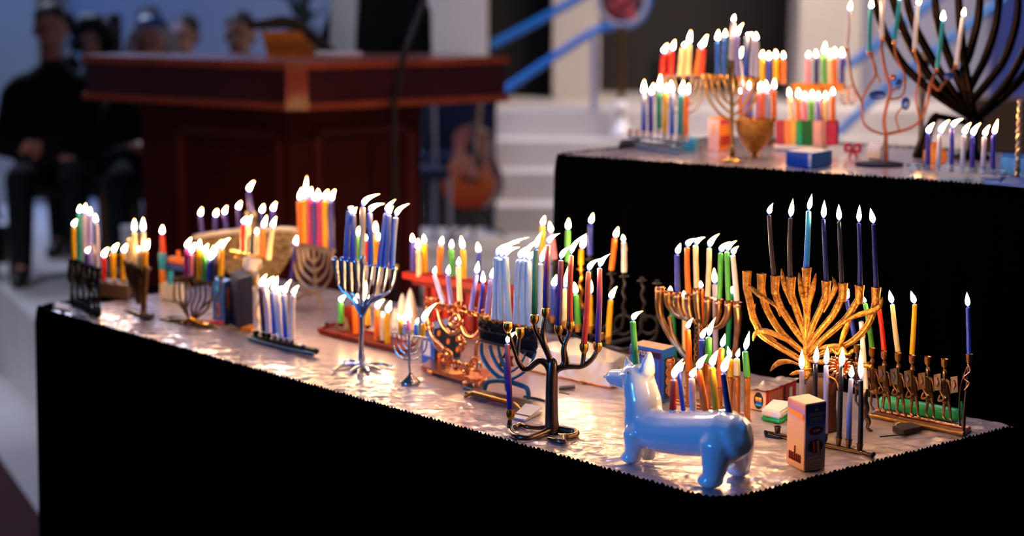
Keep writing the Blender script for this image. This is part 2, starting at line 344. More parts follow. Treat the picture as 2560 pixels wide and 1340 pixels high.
def disc(parent, name, c, right, up, rx, ry, m, lift=.0006, n=24):
    right = V(right).normalized(); up = V(up).normalized(); nn = right.cross(up)
    q = [V(c) + right * rx * math.cos(2 * math.pi * i / n) + up * ry * math.sin(2 * math.pi * i / n) for i in range(n)]
    return MB().hull(q, [p + nn * lift for p in q]).build(name, m, parent, smooth=False)
def patch(parent, name, c, right, up, wx, hy, m, lift=.0005):
    right = V(right).normalized(); up = V(up).normalized(); nn = right.cross(up)
    q = [V(c) + right * wx * a / 2 + up * hy * b / 2 for a, b in ((-1, -1), (1, -1), (1, 1), (-1, 1))]
    return MB().hull(q, [p + nn * lift for p in q]).build(name, m, parent, smooth=False)
class Carton:
    """box standing on z with its near vertical edge at pixel c, ends of the two visible base edges at l and r, top of the near edge at vtop"""
    def __init__(s, name, label, c, l, r, vtop, m, z=TZ, cat='box', group=None, ml=None, mr=None, mt=None):
        a = onz(*c, z); b = onz(*l, z); d = onz(*r, z); dl = b - a; dr = d - a
        ray_ = ray(c[0], vtop); h = (EYEP + ray_ * ((a.y) / ray_.y)).z - z
        s.a, s.dl, s.dr, s.h = a, dl, dr, h; s.root = empty(name, a, label, cat, group or ('cardboard boxes among the menorahs' if cat == 'box' else None))
        e = a + dl + dr; up = V((0, 0, h)); base = [a, d, e, b]
        MB().hull(base, [p + up for p in base]).build('carton', m, s.root, smooth=False, bevel=.0006)
        s.L = dict(o=a, x=-dl, w=dl.length, base=b); s.R = dict(o=a, x=dr, w=dr.length, base=a)
        if ml: patch(s.root, 'left_panel', b - dl / 2 + up / 2, -dl, up, dl.length * .97, h * .97, ml)
        if mr: patch(s.root, 'right_panel', a + dr / 2 + up / 2, dr, up, dr.length * .97, h * .97, mr)
        if mt: 
            q = [p + up for p in base]; c0 = sum(q, V()) / 4; q = [c0 + (p - c0) * .96 for p in q]
            MB().hull(q, [p + V((0, 0, .0005)) for p in q]).build('top_panel', mt, s.root, smooth=False)
    def at(s, side, fx, fz, lift=.0008):
        S = s.L if side == 'L' else s.R; x = S['x'].normalized(); n = x.cross(V((0, 0, 1))); return S['base'] + S['x'] * fx + V((0, 0, s.h * fz)) + n * lift
    def ax(s, side): return (s.L if side == 'L' else s.R)['x'].normalized()
UP = V((0, 0, 1))
# ================================================================ the setting
def slab(name, pts, z0, z1, m, parent=None):
    return MB().hull([V((x, y, z0)) for x, y in pts], [V((x, y, z1)) for x, y in pts]).build(name, m, parent, smooth=False)
struct(slab('floor', [(-9, -3), (9, -3), (9, 16), (-9, 16)], -.1, 0, 'carpet'))
e0 = onz(0, 720, SZ); e1 = onz(66, 780, SZ); ed = (e1 - e0).normalized(); pa = e0 - ed * 4.2; pb = e0 + ed * 3.6; pn = V((ed.y, -ed.x, 0))
if pn.x > 0: pn = -pn
struct(slab('stage_platform', [(pa.x, pa.y), (pb.x, pb.y), (8, pb.y), (8, 15.5), (pa.x, 15.5)], 0, SZ, 'stone'))
q = [pa, pb, pb + pn * .29, pa + pn * .29]
struct(slab('trim_1', [(p.x, p.y) for p in q], 0, .006, 'stone'))
for i in range(4):   # broad pale steps behind the guitar
    struct(slab('trim_%d' % (i + 2), [(-.10, 10.8 + .35 * i), (8, 10.8 + .35 * i), (8, 15.4), (-.10, 15.4)], SZ + .165 * i, SZ + .165 * (i + 1), 'stone'))
struct(slab('wall_back', [(-8.9, 12.6), (-.5, 12.6), (-.5, 12.9), (-8.9, 12.9)], SZ, 6.5, 'wallm'))
struct(slab('wall_left', [(-9, -3), (-8.85, -3), (-8.85, 12.9), (-9, 12.9)], 0, 6.5, 'wallm'))
struct(slab('wall_alcove', [(-.5, 14.2), (8.5, 14.2), (8.5, 14.5), (-.5, 14.5)], SZ, 6.5, 'brownpanel'))
def bx(name, u0, u1, v0, v1, y, dep, m, parent=None, kind='structure'):
    a = aty(u0, v1, y); b = aty(u1, v0, y)
    o = MB().box(((a.x + b.x) / 2, y + dep / 2, (a.z + b.z) / 2), (b.x - a.x, dep, b.z - a.z)).build(name, m, parent, smooth=False)
    if kind: o['kind'] = kind
    return o
S4 = SZ + .66
def col_(name, u0, u1, y, dep, m, z0=S4, z1=6.5):
    a = aty(u0, 0, y); b = aty(u1, 0, y)
    return struct(slab(name, [(a.x, y), (b.x, y), (b.x, y + dep), (a.x, y + dep)], z0, z1, m))
M['creamwall'] = mat('cream_wall', 'b8ada2', .85, 0, .05, 3); M['lilacwall'] = mat('lilac_wall', '9090a6', .85, 0, .05, 3); M['indigo'] = mat('indigo_panel', '20307c', .7)
col_('wall_left_pillar', -160, 88, 12.3, .3, 'creamwall', SZ)
col_('wall_centre_pillar', 1064, 1216, 12.1, .8, 'creamwall', SZ)
col_('door_1', 1222, 1380, 13.6, .2, 'dark'); col_('wall_right_pillar', 1383, 1500, 13.2, .5, 'creamwall')
col_('wall_side_pillar', 2000, 2155, 12.6, .5, 'creamwall')
col_('wall_alcove_side', 2155, 2508, 13.2, .3, 'lilacwall'); col_('wall_right_panel', 2508, 2900, 12.5, .3, 'indigo', 1.83 - 262 / 4600 * 12.5)
M['brownbase'] = mat('brown_wood_base', '4a3426', .6, 0, .2, 5); col_('wall_right_base', 2446, 2900, 10.5, .2, 'brownbase', SZ, 1.83 - 262 / 4600 * 10.5)
col_('trim_6', 1640, 2000, 14.1, .1, 'dark', 1.83 - 205 / 4600 * 14.1, 1.83 - 165 / 4600 * 14.1)
# handrails
def rail(name, label, pts, y, rpx, m='bluerail', group='blue handrails', cat='handrail'):
    q = cr([tuple(aty(u, v, y if len(p_) < 3 else p_[2])) for p_ in pts for u, v in [p_[:2]]], 6)
    o = MB().tube(q, rpx * y / F, 12).build(name, m, root_at=aty(pts[0][0], pts[0][1], y)); return tag(o, label, cat, group)
rail('handrail', 'upper blue stair handrail rising to the right above the lectern end', [(1225, 115), (1330, 60), (1450, -6), (1560, -66)], 12.4, 11)
rail('handrail', 'lower blue stair handrail curling up beside the flower hoop', [(1258, 228), (1370, 152), (1470, 88), (1520, 66), (1570, 62), (1606, 38), (1622, -10)], 12.0, 10)
rail('handrail', 'upper blue handrail crossing behind the copper wire tree candles', [(2120, 165), (2200, 108), (2320, 14), (2420, -60)], 11.5, 10)
rail('handrail', 'lower blue handrail crossing behind the copper wire tree trunk', [(2095, 335), (2194, 240), (2380, 95), (2560, -40)], 11.5, 10)
rail('rail_post', 'pale steel post holding the lower handrail beside the pillar', [(1486, 84), (1486, 200), (1486, 342)], 11.9, 8, 'lilacwall', cat='post', group=None)
# flower hoop on stand
P = aty(1555, 335, 11.7); st = empty('hoop_stand', P, 'brass stand with white glass ball and round hoop of red flowers', 'stand')
MB().tube([aty(1553, v, 11.7) for v in (332, 280, 160, 62)], .022, 10).build('pole', 'darkbrass', st)
MB().ell(aty(1553, 266, 11.7), .045).build('glass_ball', 'white', st)
MB().lathe(P, [(.07, 0), (.07, .02), (.035, .05), (.02, .12)]).build('base', 'white', st)
c = aty(1556, 2, 11.7); fl_ = MB()
for i in range(46):
    a = random.uniform(0, 6.28); r_ = random.uniform(0, .12); fl_.ell(c + V((math.cos(a) * r_, random.uniform(-.03, .03), math.sin(a) * r_)), (.028, .02, .024), 7, 5)
M['flower'] = mat('mixed_petals', 'c8401c', .6, 0, .2, 12, c2='6a1c50'); fo = fl_.build('flower_cluster', 'flower', st); 
MB().tube([c + V((math.cos(a) * .15, 0, math.sin(a) * .15)) for a in [i / 24 * 6.2832 for i in range(25)]], .014, 8).build('hoop', 'lilacwall', st)

# ---------------------------------------------------------------- lectern
def zlec(u, v, y): return aty(u, v, y)
LY0, LY1, LYR = 7.35, 6.6, 7.2
lt = empty('lectern', V((-.85, 7.4, SZ)), 'wide dark mahogany lectern with angled front and orange trim lines', 'lectern')
LA = (aty(215, 200, LY0).x, LY0); LB = (aty(714, 200, LY1 + .02).x, LY1 + .02); LC = (aty(770, 200, LY1 + .02).x, LY1 + .02); LD = (aty(1262, 200, LYR).x, LYR)
ztop = EYE - (145 + 20) / F * LY0; zb = EYE - (236 + 20) / F * LY0
LDb = aty(1262, 200, 8.5)
back = [(LD[0] - .25, 7.56), (LA[0] + .1, 7.56)]
def scaled(pts, s, cxy=(-.85, 7.35)): return [(cxy[0] + (x - cxy[0]) * s, cxy[1] + (y - cxy[1]) * s) for x, y in pts]
pl_ = [LA, LB, LC, LD] + back
slab('fascia', pl_, zb, ztop, 'wood', lt)
slab('top_moulding', scaled(pl_, 1.022), ztop - .012, ztop + .016, 'woodtrim', lt)
slab('bottom_moulding', scaled(pl_, 1.022), zb - .012, zb + .014, 'woodtrim', lt)
M['cherry'] = mat('red_cherry', 'a01810', .35, 0, .2, coat=.4)
slab('corner_block', [(LB[0], LB[1] - .006), (LC[0], LC[1] - .006), (LC[0], LC[1] + .02), (LB[0], LB[1] + .02)], zb + .015, ztop - .013, 'cherry', lt)
bA = (aty(352, 300, 7.35).x, 7.35); bB = (aty(718, 300, 6.85).x, 6.85); bC = (aty(742, 300, 6.87).x, 6.87); bD = (aty(1050, 300, 7.2).x, 7.2)
slab('body', [bA, bB, bC, bD, (bD[0] - .1, 7.5), (bA[0] + .05, 7.5)], SZ, zb - .012, 'panelwood', lt)
slab('cornice', scaled([bA, bB, bC, bD, (bD[0] - .1, 7.5), (bA[0] + .05, 7.5)], 1.02), zb - .07, zb - .04, 'panelwood', lt)
def framed(a, b, f0, f1, zt, zbm):
    a = V((*a, 0)); b = V((*b, 0)); d = (b - a); n = V((d.y, -d.x, 0)).normalized(); p = a + d * f0; q2 = a + d * f1
    for (s_, e_, z0, z1) in ((p, p + d.normalized() * .03, zbm, zt), (q2 - d.normalized() * .03, q2, zbm, zt), (p, q2, zt - .025, zt), (p, q2, zbm, zbm + .03)):
        MB().hull([s_ + V((0, 0, z0)), e_ + V((0, 0, z0)), e_ + n * .015 + V((0, 0, z0)), s_ + n * .015 + V((0, 0, z0))], [s_ + V((0, 0, z1)), e_ + V((0, 0, z1)), e_ + n * .015 + V((0, 0, z1)), s_ + n * .015 + V((0, 0, z1))]).build('panel_moulding', 'woodtrim', lt, smooth=False)
M['woodtrim2'] = mat('mahogany_moulding', '6a2414', .4, coat=.3)
_w = M['woodtrim']; M['woodtrim'] = M['woodtrim2']; framed(bA, bB, .27, .97, EYE - 336 / F * 7.1, SZ + .1); framed(bC, bD, .12, .93, EYE - 336 / F * 7.0, SZ + .1); M['woodtrim'] = _w
# book stand, book, cloth, papers
R = Rig('book_stand', 'black tilted book stand on the lectern top', 'book stand', 735, 140, z=ztop + .016, P=aty(735, 141, 7.35) * 1)
R.P.z = ztop + .016; R.root.location = R.P; R.root['_o'] = tuple(R.P)
R.sheet('board', [(612, 58), (700, 40), (742, 46), (845, 136), (826, 143), (728, 72), (620, 74)], 'cord', 60)
R.sheet('leg', [(650, 76), (664, 76), (690, 142), (676, 142)], 'cord', 20)
M['bookedge'] = mat('gilt_pages', 'c87818', .45, .1, .3, 40)
R2 = Rig('prayer_book', 'open book with gilt orange page edges leaning on the book stand', 'book', 700, 141, P=aty(700, 141, 7.25)); R2.P.z = ztop + .016; R2.z = R2.P.z; R2.root.location = R2.P; R2.root['_o'] = tuple(R2.P)
R2.sheet('page_block', [(652, 80), (748, 78), (762, 98), (660, 98)], 'bookedge', 40)
R2.sheet('cover', [(658, 98), (764, 98), (808, 141), (668, 141)], 'bookedge', 30, off=-.006)
R2.sheet('page_crease', [(664, 108), (775, 108), (777, 111), (665, 111)], 'brownwood', 34, off=.001); R2.sheet('page_crease', [(666, 121), (788, 121), (790, 124), (667, 124)], 'brownwood', 34, off=.001)
o = MB().box(V((-.66, 7.05, ztop + .028)), (.18, .22, .02), .1).build('folded_cloth', 'paper', root_at=V((-.72, 7.3, ztop + .016)), bevel=.006); tag(o, 'folded white cloth lying on the lectern front edge', 'cloth')
# microphone
mq = [aty(985, 300, 6.7), aty(992, 225, 6.7), aty(1010, 140, 6.7), aty(1040, 60, 6.75), aty(1066, -20, 6.8), aty(1040, -60, 6.85)]
mic = empty('microphone_stand', V((mq[0].x, 6.55, SZ)), 'black gooseneck microphone stand in front of the lectern', 'microphone')
MB().tube(cr([tuple(V((mq[0].x, 6.55, SZ + .01)))] + [tuple(p) for p in mq]), .012, 8).build('gooseneck', 'cord', mic)
MB().lathe(V((mq[0].x, 6.55, SZ)), [(.13, 0), (.13, .015), (.03, .03)]).build('base', 'cord', mic)
MB().ell(mq[-1], (.03, .03, .05)).build('microphone_head', 'cord', mic)

# ---------------------------------------------------------------- people
def hand(mb, wr, d, side, k=1):
    d = V(d).normalized(); s = V(side).normalized()
    mb.tube([wr, wr + d * .04 * k, wr + d * .085 * k], [.026 * k, .034 * k, .036 * k], 8, .5, dome=True)
    for i, (o_, L) in enumerate(((-.03, .065), (-.01, .078), (.011, .072), (.031, .055))):
        b_ = wr + d * .08 * k + s * o_ * k; dn = (d + V((0, 0, -.35))).normalized(); mb.tube([b_, b_ + d * L * .5 * k, b_ + (d * .5 + dn * .5) * L * k], [.009, .0085, .007], 6, dome=True)
    mb.tube([wr + d * .03 * k - s * .025 * k, wr + d * .06 * k - s * .055 * k, wr + d * .085 * k - s * .06 * k], [.011, .010, .008], 6, dome=True)
def person(label, hu, hv, y, turn=0, hair='hairdark', hairstyle='short', top='suit', stand=False, glasses=False, kippah=False, arms='folded', name='person', skin='skin', lean=0):
    H = aty(hu, hv, y); R3 = Matrix.Rotation(turn, 3, 'Z'); base = V((H.x, H.y, SZ))
    root = empty(name, base, label, 'person', None if stand else 'people seated behind the lectern')
    def L(x, f, z): return base + R3 @ V((x, -f, z))      # x right, f forward (towards the viewer), z above stage
    hz = H.z - SZ; sh = hz - .27; hipz = .52 if not stand else .95
    def skel(mb, g, head=True):
        if head:
            mb.ell(L(0, 0, hz + .02), (.078, .098, .098), rot=R3); mb.ell(L(0, .035, hz - .045), (.058, .068, .07), rot=R3)
            mb.ell(L(0, .105, hz - .015), (.014, .022, .026), 8, 6, R3); mb.tube([L(-.025, .09, hz - .062), L(.025, .09, hz - .062)], [.012, .012], 6, dome=True)
            for s in (-1, 1): mb.ell(L(.08 * s, -.005, hz - .01), (.014, .02, .032), 8, 6, R3); mb.ell(L(.03 * s, .085, hz + .025), (.02, .016, .01), 8, 6, R3)
        mb.tube([L(0, 0, hz - .06), L(0, -.015, sh + .05), L(0, -.02, sh)], [.055, .056, .07], 10, dome=True)
        mb.tube([L(0, -.02, sh - .02), L(0, -.02, sh - .18), L(0, 0, sh - .36), L(0, .0, hipz + .02)], [.12 + g, .15 + g, .14 + g, .16 + g], 12, dome=True)
        mb.tube([L(-.16, -.02, sh - .04), L(0, -.02, sh + .0), L(.16, -.02, sh - .04)], [.065 + g, .075 + g, .065 + g], 10, dome=True)
        for s in (-1, 1):
            if arms == 'folded': el = L(.25 * s, .03, sh - .32); wr = L(-.02 * s, .22, sh - .34 + .03 * s)
            elif arms == 'lap': el = L(.24 * s, .02, sh - .32); wr = L(.08 * s, .26, hipz + .13)
            else: el = L(.26 * s, .08, sh - .28); wr = L(.20 * s, .33, sh - .30)
            mb.tube([L(.19 * s, -.02, sh - .06), el], [.056 + g, .044 + g], 10, dome=True); mb.tube([el, wr], [.043 + g, .030 + g * .9], 10, dome=True)
            if stand: kn = L(.10 * s, .01, .5); an = L(.11 * s, 0, .07)
            else: kn = L(.13 * s, .44, hipz - .01); an = L(.14 * s, .42, .08)
            mb.tube([L(.09 * s, 0, hipz), kn], [.088 + g, .06 + g], 10, dome=True); mb.tube([kn, an], [.056 + g, .036 + g], 10, dome=True)
            if g == 0:
                mb.tube([an, L(.14 * s, (.0 if stand else .42) + .15, .03)], [.035, .028], 8, dome=True)
                hand(mb, wr, (wr - el), R3 @ V((0, 0, 1)) if arms == 'folded' else R3 @ V((1, 0, 0)))
    b = MB(); skel(b, 0); b.build('body', skin, root, remesh=.0125, relax=2)
    c = MB(); skel(c, .016, False); c.v = c.v; cl = MB(); skel(cl, .018, False); cl.build('clothing', top, root, remesh=.016, relax=3)
    # shirt collar, shoes
    MB().tube([L(-.05, .05, sh + .03), L(0, .09, sh - .03), L(.05, .05, sh + .03)], .016, 6, dome=True).build('shirt_collar', 'paper', root)
    for s in (-1, 1):
        ff = 0 if stand else .42
        MB().tube([L(.14 * s if not stand else .11 * s, ff - .04, .045), L(.14 * s if not stand else .11 * s, ff + .08, .04), L(.145 * s if not stand else .12 * s, ff + .2, .03)], [.045, .044, .03], 10, dome=True).build('shoe', 'cord', root)
    for s in (-1, 1):
        e = MB().ell(L(.03 * s, .094, hz + .005), (.012, .008, .007), 8, 6, R3).build('eye', 'hairdark', root)
    h = MB()
    if hairstyle == 'short':
        h.ell(L(0, -.018, hz + .052), (.086, .10, .085), rot=R3); h.ell(L(0, -.045, hz - .0), (.08, .075, .08), rot=R3)
    elif hairstyle == 'long':
        h.ell(L(0, -.022, hz + .05), (.10, .105, .09), rot=R3)
        for s in (-1, 1): h.tube([L(.07 * s, -.01, hz + .05), L(.10 * s, -.02, hz - .05), L(.10 * s, 0, hz - .16)], [.045, .048, .03], 8, dome=True)
        h.ell(L(0, -.06, hz - .06), (.09, .06, .12), rot=R3)
    elif hairstyle == 'curly':
        rr = random.Random(5)
        h.ell(L(0, -.03, hz + .05), (.125, .12, .12), rot=R3)
        for i in range(46):
            a = rr.uniform(0, 3.14 * 2); zz = rr.uniform(-.17, .14); xx = math.cos(a) * .135; fy = min(.05, math.sin(a) * .12 - .02)
            h.ell(L(xx, fy, hz + zz), rr.uniform(.03, .045), 7, 5)
    h.build('hair', hair, root, remesh=.01, relax=1)
    if kippah: MB().lathe(L(0, -.02, hz + .10), [(.088, 0), (.08, .018), (.05, .04), (.005, .05)], 16).build('skullcap', 'blue', root)
    if glasses:
        g = MB()
        for s in (-1, 1):
            g.tube([L(.032 * s + math.cos(a) * .022, .112, hz + .006 + math.sin(a) * .018) for a in [i / 12 * 6.2832 for i in range(13)]], .0025, 5)
            g.tube([L(.055 * s, .11, hz + .008), L(.085 * s, 0, hz + .01)], .0025, 5)
        g.tube([L(-.01, .114, hz + .01), L(.01, .114, hz + .01)], .0025, 5); g.build('glasses', 'cord', root)
    return root, L, hz, sh
def chair(label, x, y, turn=0, m='cord', frame='darkbrass', grp=None):
    R3 = Matrix.Rotation(turn, 3, 'Z'); b = V((x, y, SZ)); r = empty('chair', b, label, 'chair', grp)
    def L(x_, f, z): return b + R3 @ V((x_, -f, z))
    MB().box(L(0, .08, .43), (.46, .46, .06), turn).build('seat', m, r, smooth=False, bevel=.012)
    MB().box(L(0, -.2, .75), (.44, .05, .42), turn).build('backrest', m, r, smooth=False, bevel=.015)
    for sx in (-1, 1):
        MB().tube([L(.22 * sx, .29, .42), L(.225 * sx, .30, 0.005)], .013, 8).build('leg', frame, r)
        MB().tube([L(.21 * sx, -.19, .9), L(.215 * sx, -.17, .42), L(.225 * sx, -.26, 0.005)], .013, 8).build('leg', frame, r)
    return r
person('seated man in a dark suit with folded arms, farthest left', 126, 72, 9.4, .15, arms='folded'); a = aty(126, 0, 9.4); chair('dark chair with brass legs under the man at far left', a.x, 9.45, .15, grp='dark chairs of the seated people')
person('seated person with big dark curly hair beside the man at far left', 229, 106, 10.45, .05, hairstyle='curly', arms='lap'); a = aty(229, 0, 10.45); chair('dark chair with brass legs under the curly haired person', a.x, 10.5, .05, grp='dark chairs of the seated people')
person('person with white hair and blue skullcap behind the lectern', 378, 112, 9.3, .1, hair='hairgrey', hairstyle='long', kippah=True, arms='lap'); a = aty(378, 0, 9.3); chair('dark chair under the white haired person', a.x, 9.35, .1, grp='dark chairs of the seated people')
person('dark haired person half hidden behind the white haired person', 372, 66, 12.1, .0, arms='lap'); a = aty(372, 0, 12.1); chair('dark chair behind the white haired person', a.x, 12.15, 0, grp='dark chairs of the seated people')
person('seated man with glasses behind the left half of the lectern', 460, 88, 11.4, -.35, glasses=True, arms='folded'); a = aty(460, 0, 11.4); chair('dark chair under the man with glasses', a.x, 11.45, -.35, grp='dark chairs of the seated people')
person('seated dark haired man just left of the book stand', 600, 88, 10.2, -.1, arms='lap'); a = aty(600, 0, 10.2); chair('dark chair under the man left of the book stand', a.x, 10.25, -.1, grp='dark chairs of the seated people')
pr, L, hz, sh = person('standing speaker in a black suit and white prayer shawl at the lectern', 945, -150, 8.75, -.45, stand=True, arms='reach')
# prayer shawl hanging over the shoulder
sm = MB(); 
for (x0, x1, f_) in ((-.20, -.045, .19),):
    for i in range(1): sm.hull([L(x0, f_ - .02, sh - .85), L(x1, f_, sh - .85), L(x1, f_ + .014, sh - .85), L(x0, f_ - .006, sh - .85)], [L(x0 - .0, f_ - .12, sh + .04), L(x1 - .0, f_ - .09, sh + .05), L(x1 - .0, f_ - .07, sh + .06), L(x0 - .0, f_ - .10, sh + .06)])
sm.tube([L(-.12, .06, sh + .05), L(-.08, -.10, sh + .08), L(.08, -.10, sh + .08), L(.13, .06, sh + .05)], .035, 8, dome=True)
sm.build('prayer_shawl', 'wovenw', pr, smooth=False)
patch(pr, 'shawl_stripe', L(-.12, .212, sh - .66), L(1, 0, 0) - L(0, 0, 0), UP, .13, .02, 'navy', .003); patch(pr, 'shawl_stripe', L(-.12, .212, sh - .61), L(1, 0, 0) - L(0, 0, 0), UP, .13, .01, 'navy', .003)
# bag, blue chair, white curtain by the lectern
tb = onz(-70, 690, SZ)
o = MB().box(tb + UP * .16, (.36, .26, .30), .1).build('shoulder_bag', 'cord', root_at=tb, bevel=.06); tag(o, 'black soft bag on the stage floor at the far left', 'bag')
MB().tube(cr([tuple(tb + V((-.16, 0, .28))), tuple(tb + V((-.1, 0, .40))), tuple(tb + V((.1, 0, .40))), tuple(tb + V((.16, 0, .28)))]), .012, 6).build('strap', 'cord', o)
a = aty(327, 500, 8.2); o = MB().lathe(V((a.x, 8.2, SZ)), [(.055, 0), (.052, .05), (.045, .3), (.05, .38)], 20).build('pedestal', 'paper', root_at=V((a.x, 8.2, SZ))); tag(o, 'slim white pedestal beside the lectern left side', 'pedestal')
a = aty(1090, 500, 11.0); chair('blue upholstered chair left of the guitar', -.62, 10.3, .2, 'tealcloth', 'lilacwall')
M['darkblue'] = mat('dark_blue_fabric', '08142e', .9, 0, .3, 40, .2, 150, spec=.2)
a = aty(1045, 400, 11.1); b_ = aty(1236, 400, 11.1); pw = empty('pew', V(((a.x + b_.x) / 2, 11.3, SZ)), 'dark blue upholstered pew behind the guitar neck', 'pew')
MB().box(V(((a.x + b_.x) / 2, 11.5, SZ + .42)), (b_.x - a.x, .09, .80)).build('backrest', 'darkblue', pw, smooth=False, bevel=.02)
MB().box(V(((a.x + b_.x) / 2, 11.25, SZ + .38)), (b_.x - a.x, .42, .12)).build('seat', 'darkblue', pw, smooth=False, bevel=.02)
MB().box(V(((a.x + b_.x) / 2, 11.28, SZ + .16)), (b_.x - a.x - .02, .34, .32)).build('base', 'cord', pw, smooth=False)
M['leafgreen'] = mat('dark_green_leaf', '0c3a2c', .5, 0, .3, 20)
a = aty(752, 0, 11.6); pt_ = empty('potted_plant', V((a.x, 11.6, SZ)), 'dark green leafy plant behind the book stand', 'plant')
MB().lathe(V((a.x, 11.6, SZ)), [(.13, 0), (.17, .3), (.18, .34), (.15, .34), (.02, .28)], 20).build('pot', 'cord', pt_)
MB().tube([V((a.x, 11.6, SZ + .28)), V((a.x + .02, 11.6, SZ + 1.0)), V((a.x, 11.6, SZ + 1.45))], [.025, .018, .01], 8).build('stem', 'brownwood', pt_)
for i in range(44):
    an = i * 2.4; z_ = SZ + 1.0 + .75 * (i / 44); R_ = Matrix.Rotation(an, 3, 'Z') @ Matrix.Rotation(-.5 + .4 * math.sin(i * 1.7), 3, 'Y'); c_ = V((a.x, 11.6, z_)) + R_ @ V((.11, 0, 0))
    MB().ell(c_, (.11, .035, .004), 8, 4, R_).build('leaf', 'leafgreen', pt_)
# ---------------------------------------------------------------- guitar on stand
G = Rig('guitar', 'sunburst acoustic guitar with a cutaway on a black stand', 'guitar', 1172, 560, yaw=-.55, P=aty(1172, 562, 10.5))
out = [(1105, 455), (1106, 480), (1118, 506), (1142, 521), (1170, 526), (1202, 520), (1226, 500), (1237, 472), (1234, 445), (1224, 420), (1213, 396), (1211, 372), (1213, 352), (1206, 334), (1186, 322), (1160, 314), (1142, 320), (1133, 342), (1136, 366), (1134, 388), (1122, 412), (1110, 434)]
fr = [G.pt(u, v) for u, v in out]; bk = [p - G.n * .105 for p in fr]
MB().hull(fr, bk).build('body', 'guitarside', G.root, smooth=False)
c = sum(fr, V()) / len(fr); f2 = [c + (p - c) * .97 + G.n * .004 for p in fr]; MB().hull(f2, [p - G.n * .006 for p in f2]).build('soundboard', 'guitartop', G.root, smooth=False)
disc(G.root, 'sound_hole', G.pt(1181, 372, .005), G.t, UP, .045, .042, 'cord', .002)
G.sheet('bridge', [(1150, 440), (1196, 448), (1196, 456), (1150, 449)], 'cord', 8, off=.012)
G.sheet('pickguard', [(1196, 380), (1206, 400), (1200, 430), (1190, 410)], 'guitarside', 3, off=.009)
G.sheet('neck', [(1176, 365), (1190, 365), (1200, 240), (1192, 238)], 'brownwood', 14, off=.025)
G.sheet('headstock', [(1190, 240), (1203, 242), (1208, 195), (1192, 193)], 'cord', 8, off=.022)
for i in range(6): G.tube('string', [(1178 + i * 1.8, 446, .03), (1193 + i * 1.2, 240, .03)], .5, 'silver', n=4)
S_ = Rig('guitar_stand', 'black tripod stand holding the guitar', 'stand', 1172, 585, yaw=0, P=aty(1182, 588, 10.62))
S_.P.z = SZ; S_.root.location = S_.P; S_.root['_o'] = tuple(S_.P); S_.z = SZ
S_.tube('post', [(1182, 590), (1188, 480), (1196, 290)], 4, 'cord', off=-.11)
for uu, vv in ((1130, 596), (1262, 590), (1185, 606)): S_.tube('leg', [(1186, 545), (uu, vv)], 4, 'cord')
S_.tube('cradle', [(1130, 520), (1150, 532), (1215, 534), (1238, 512)], 4, 'cord')
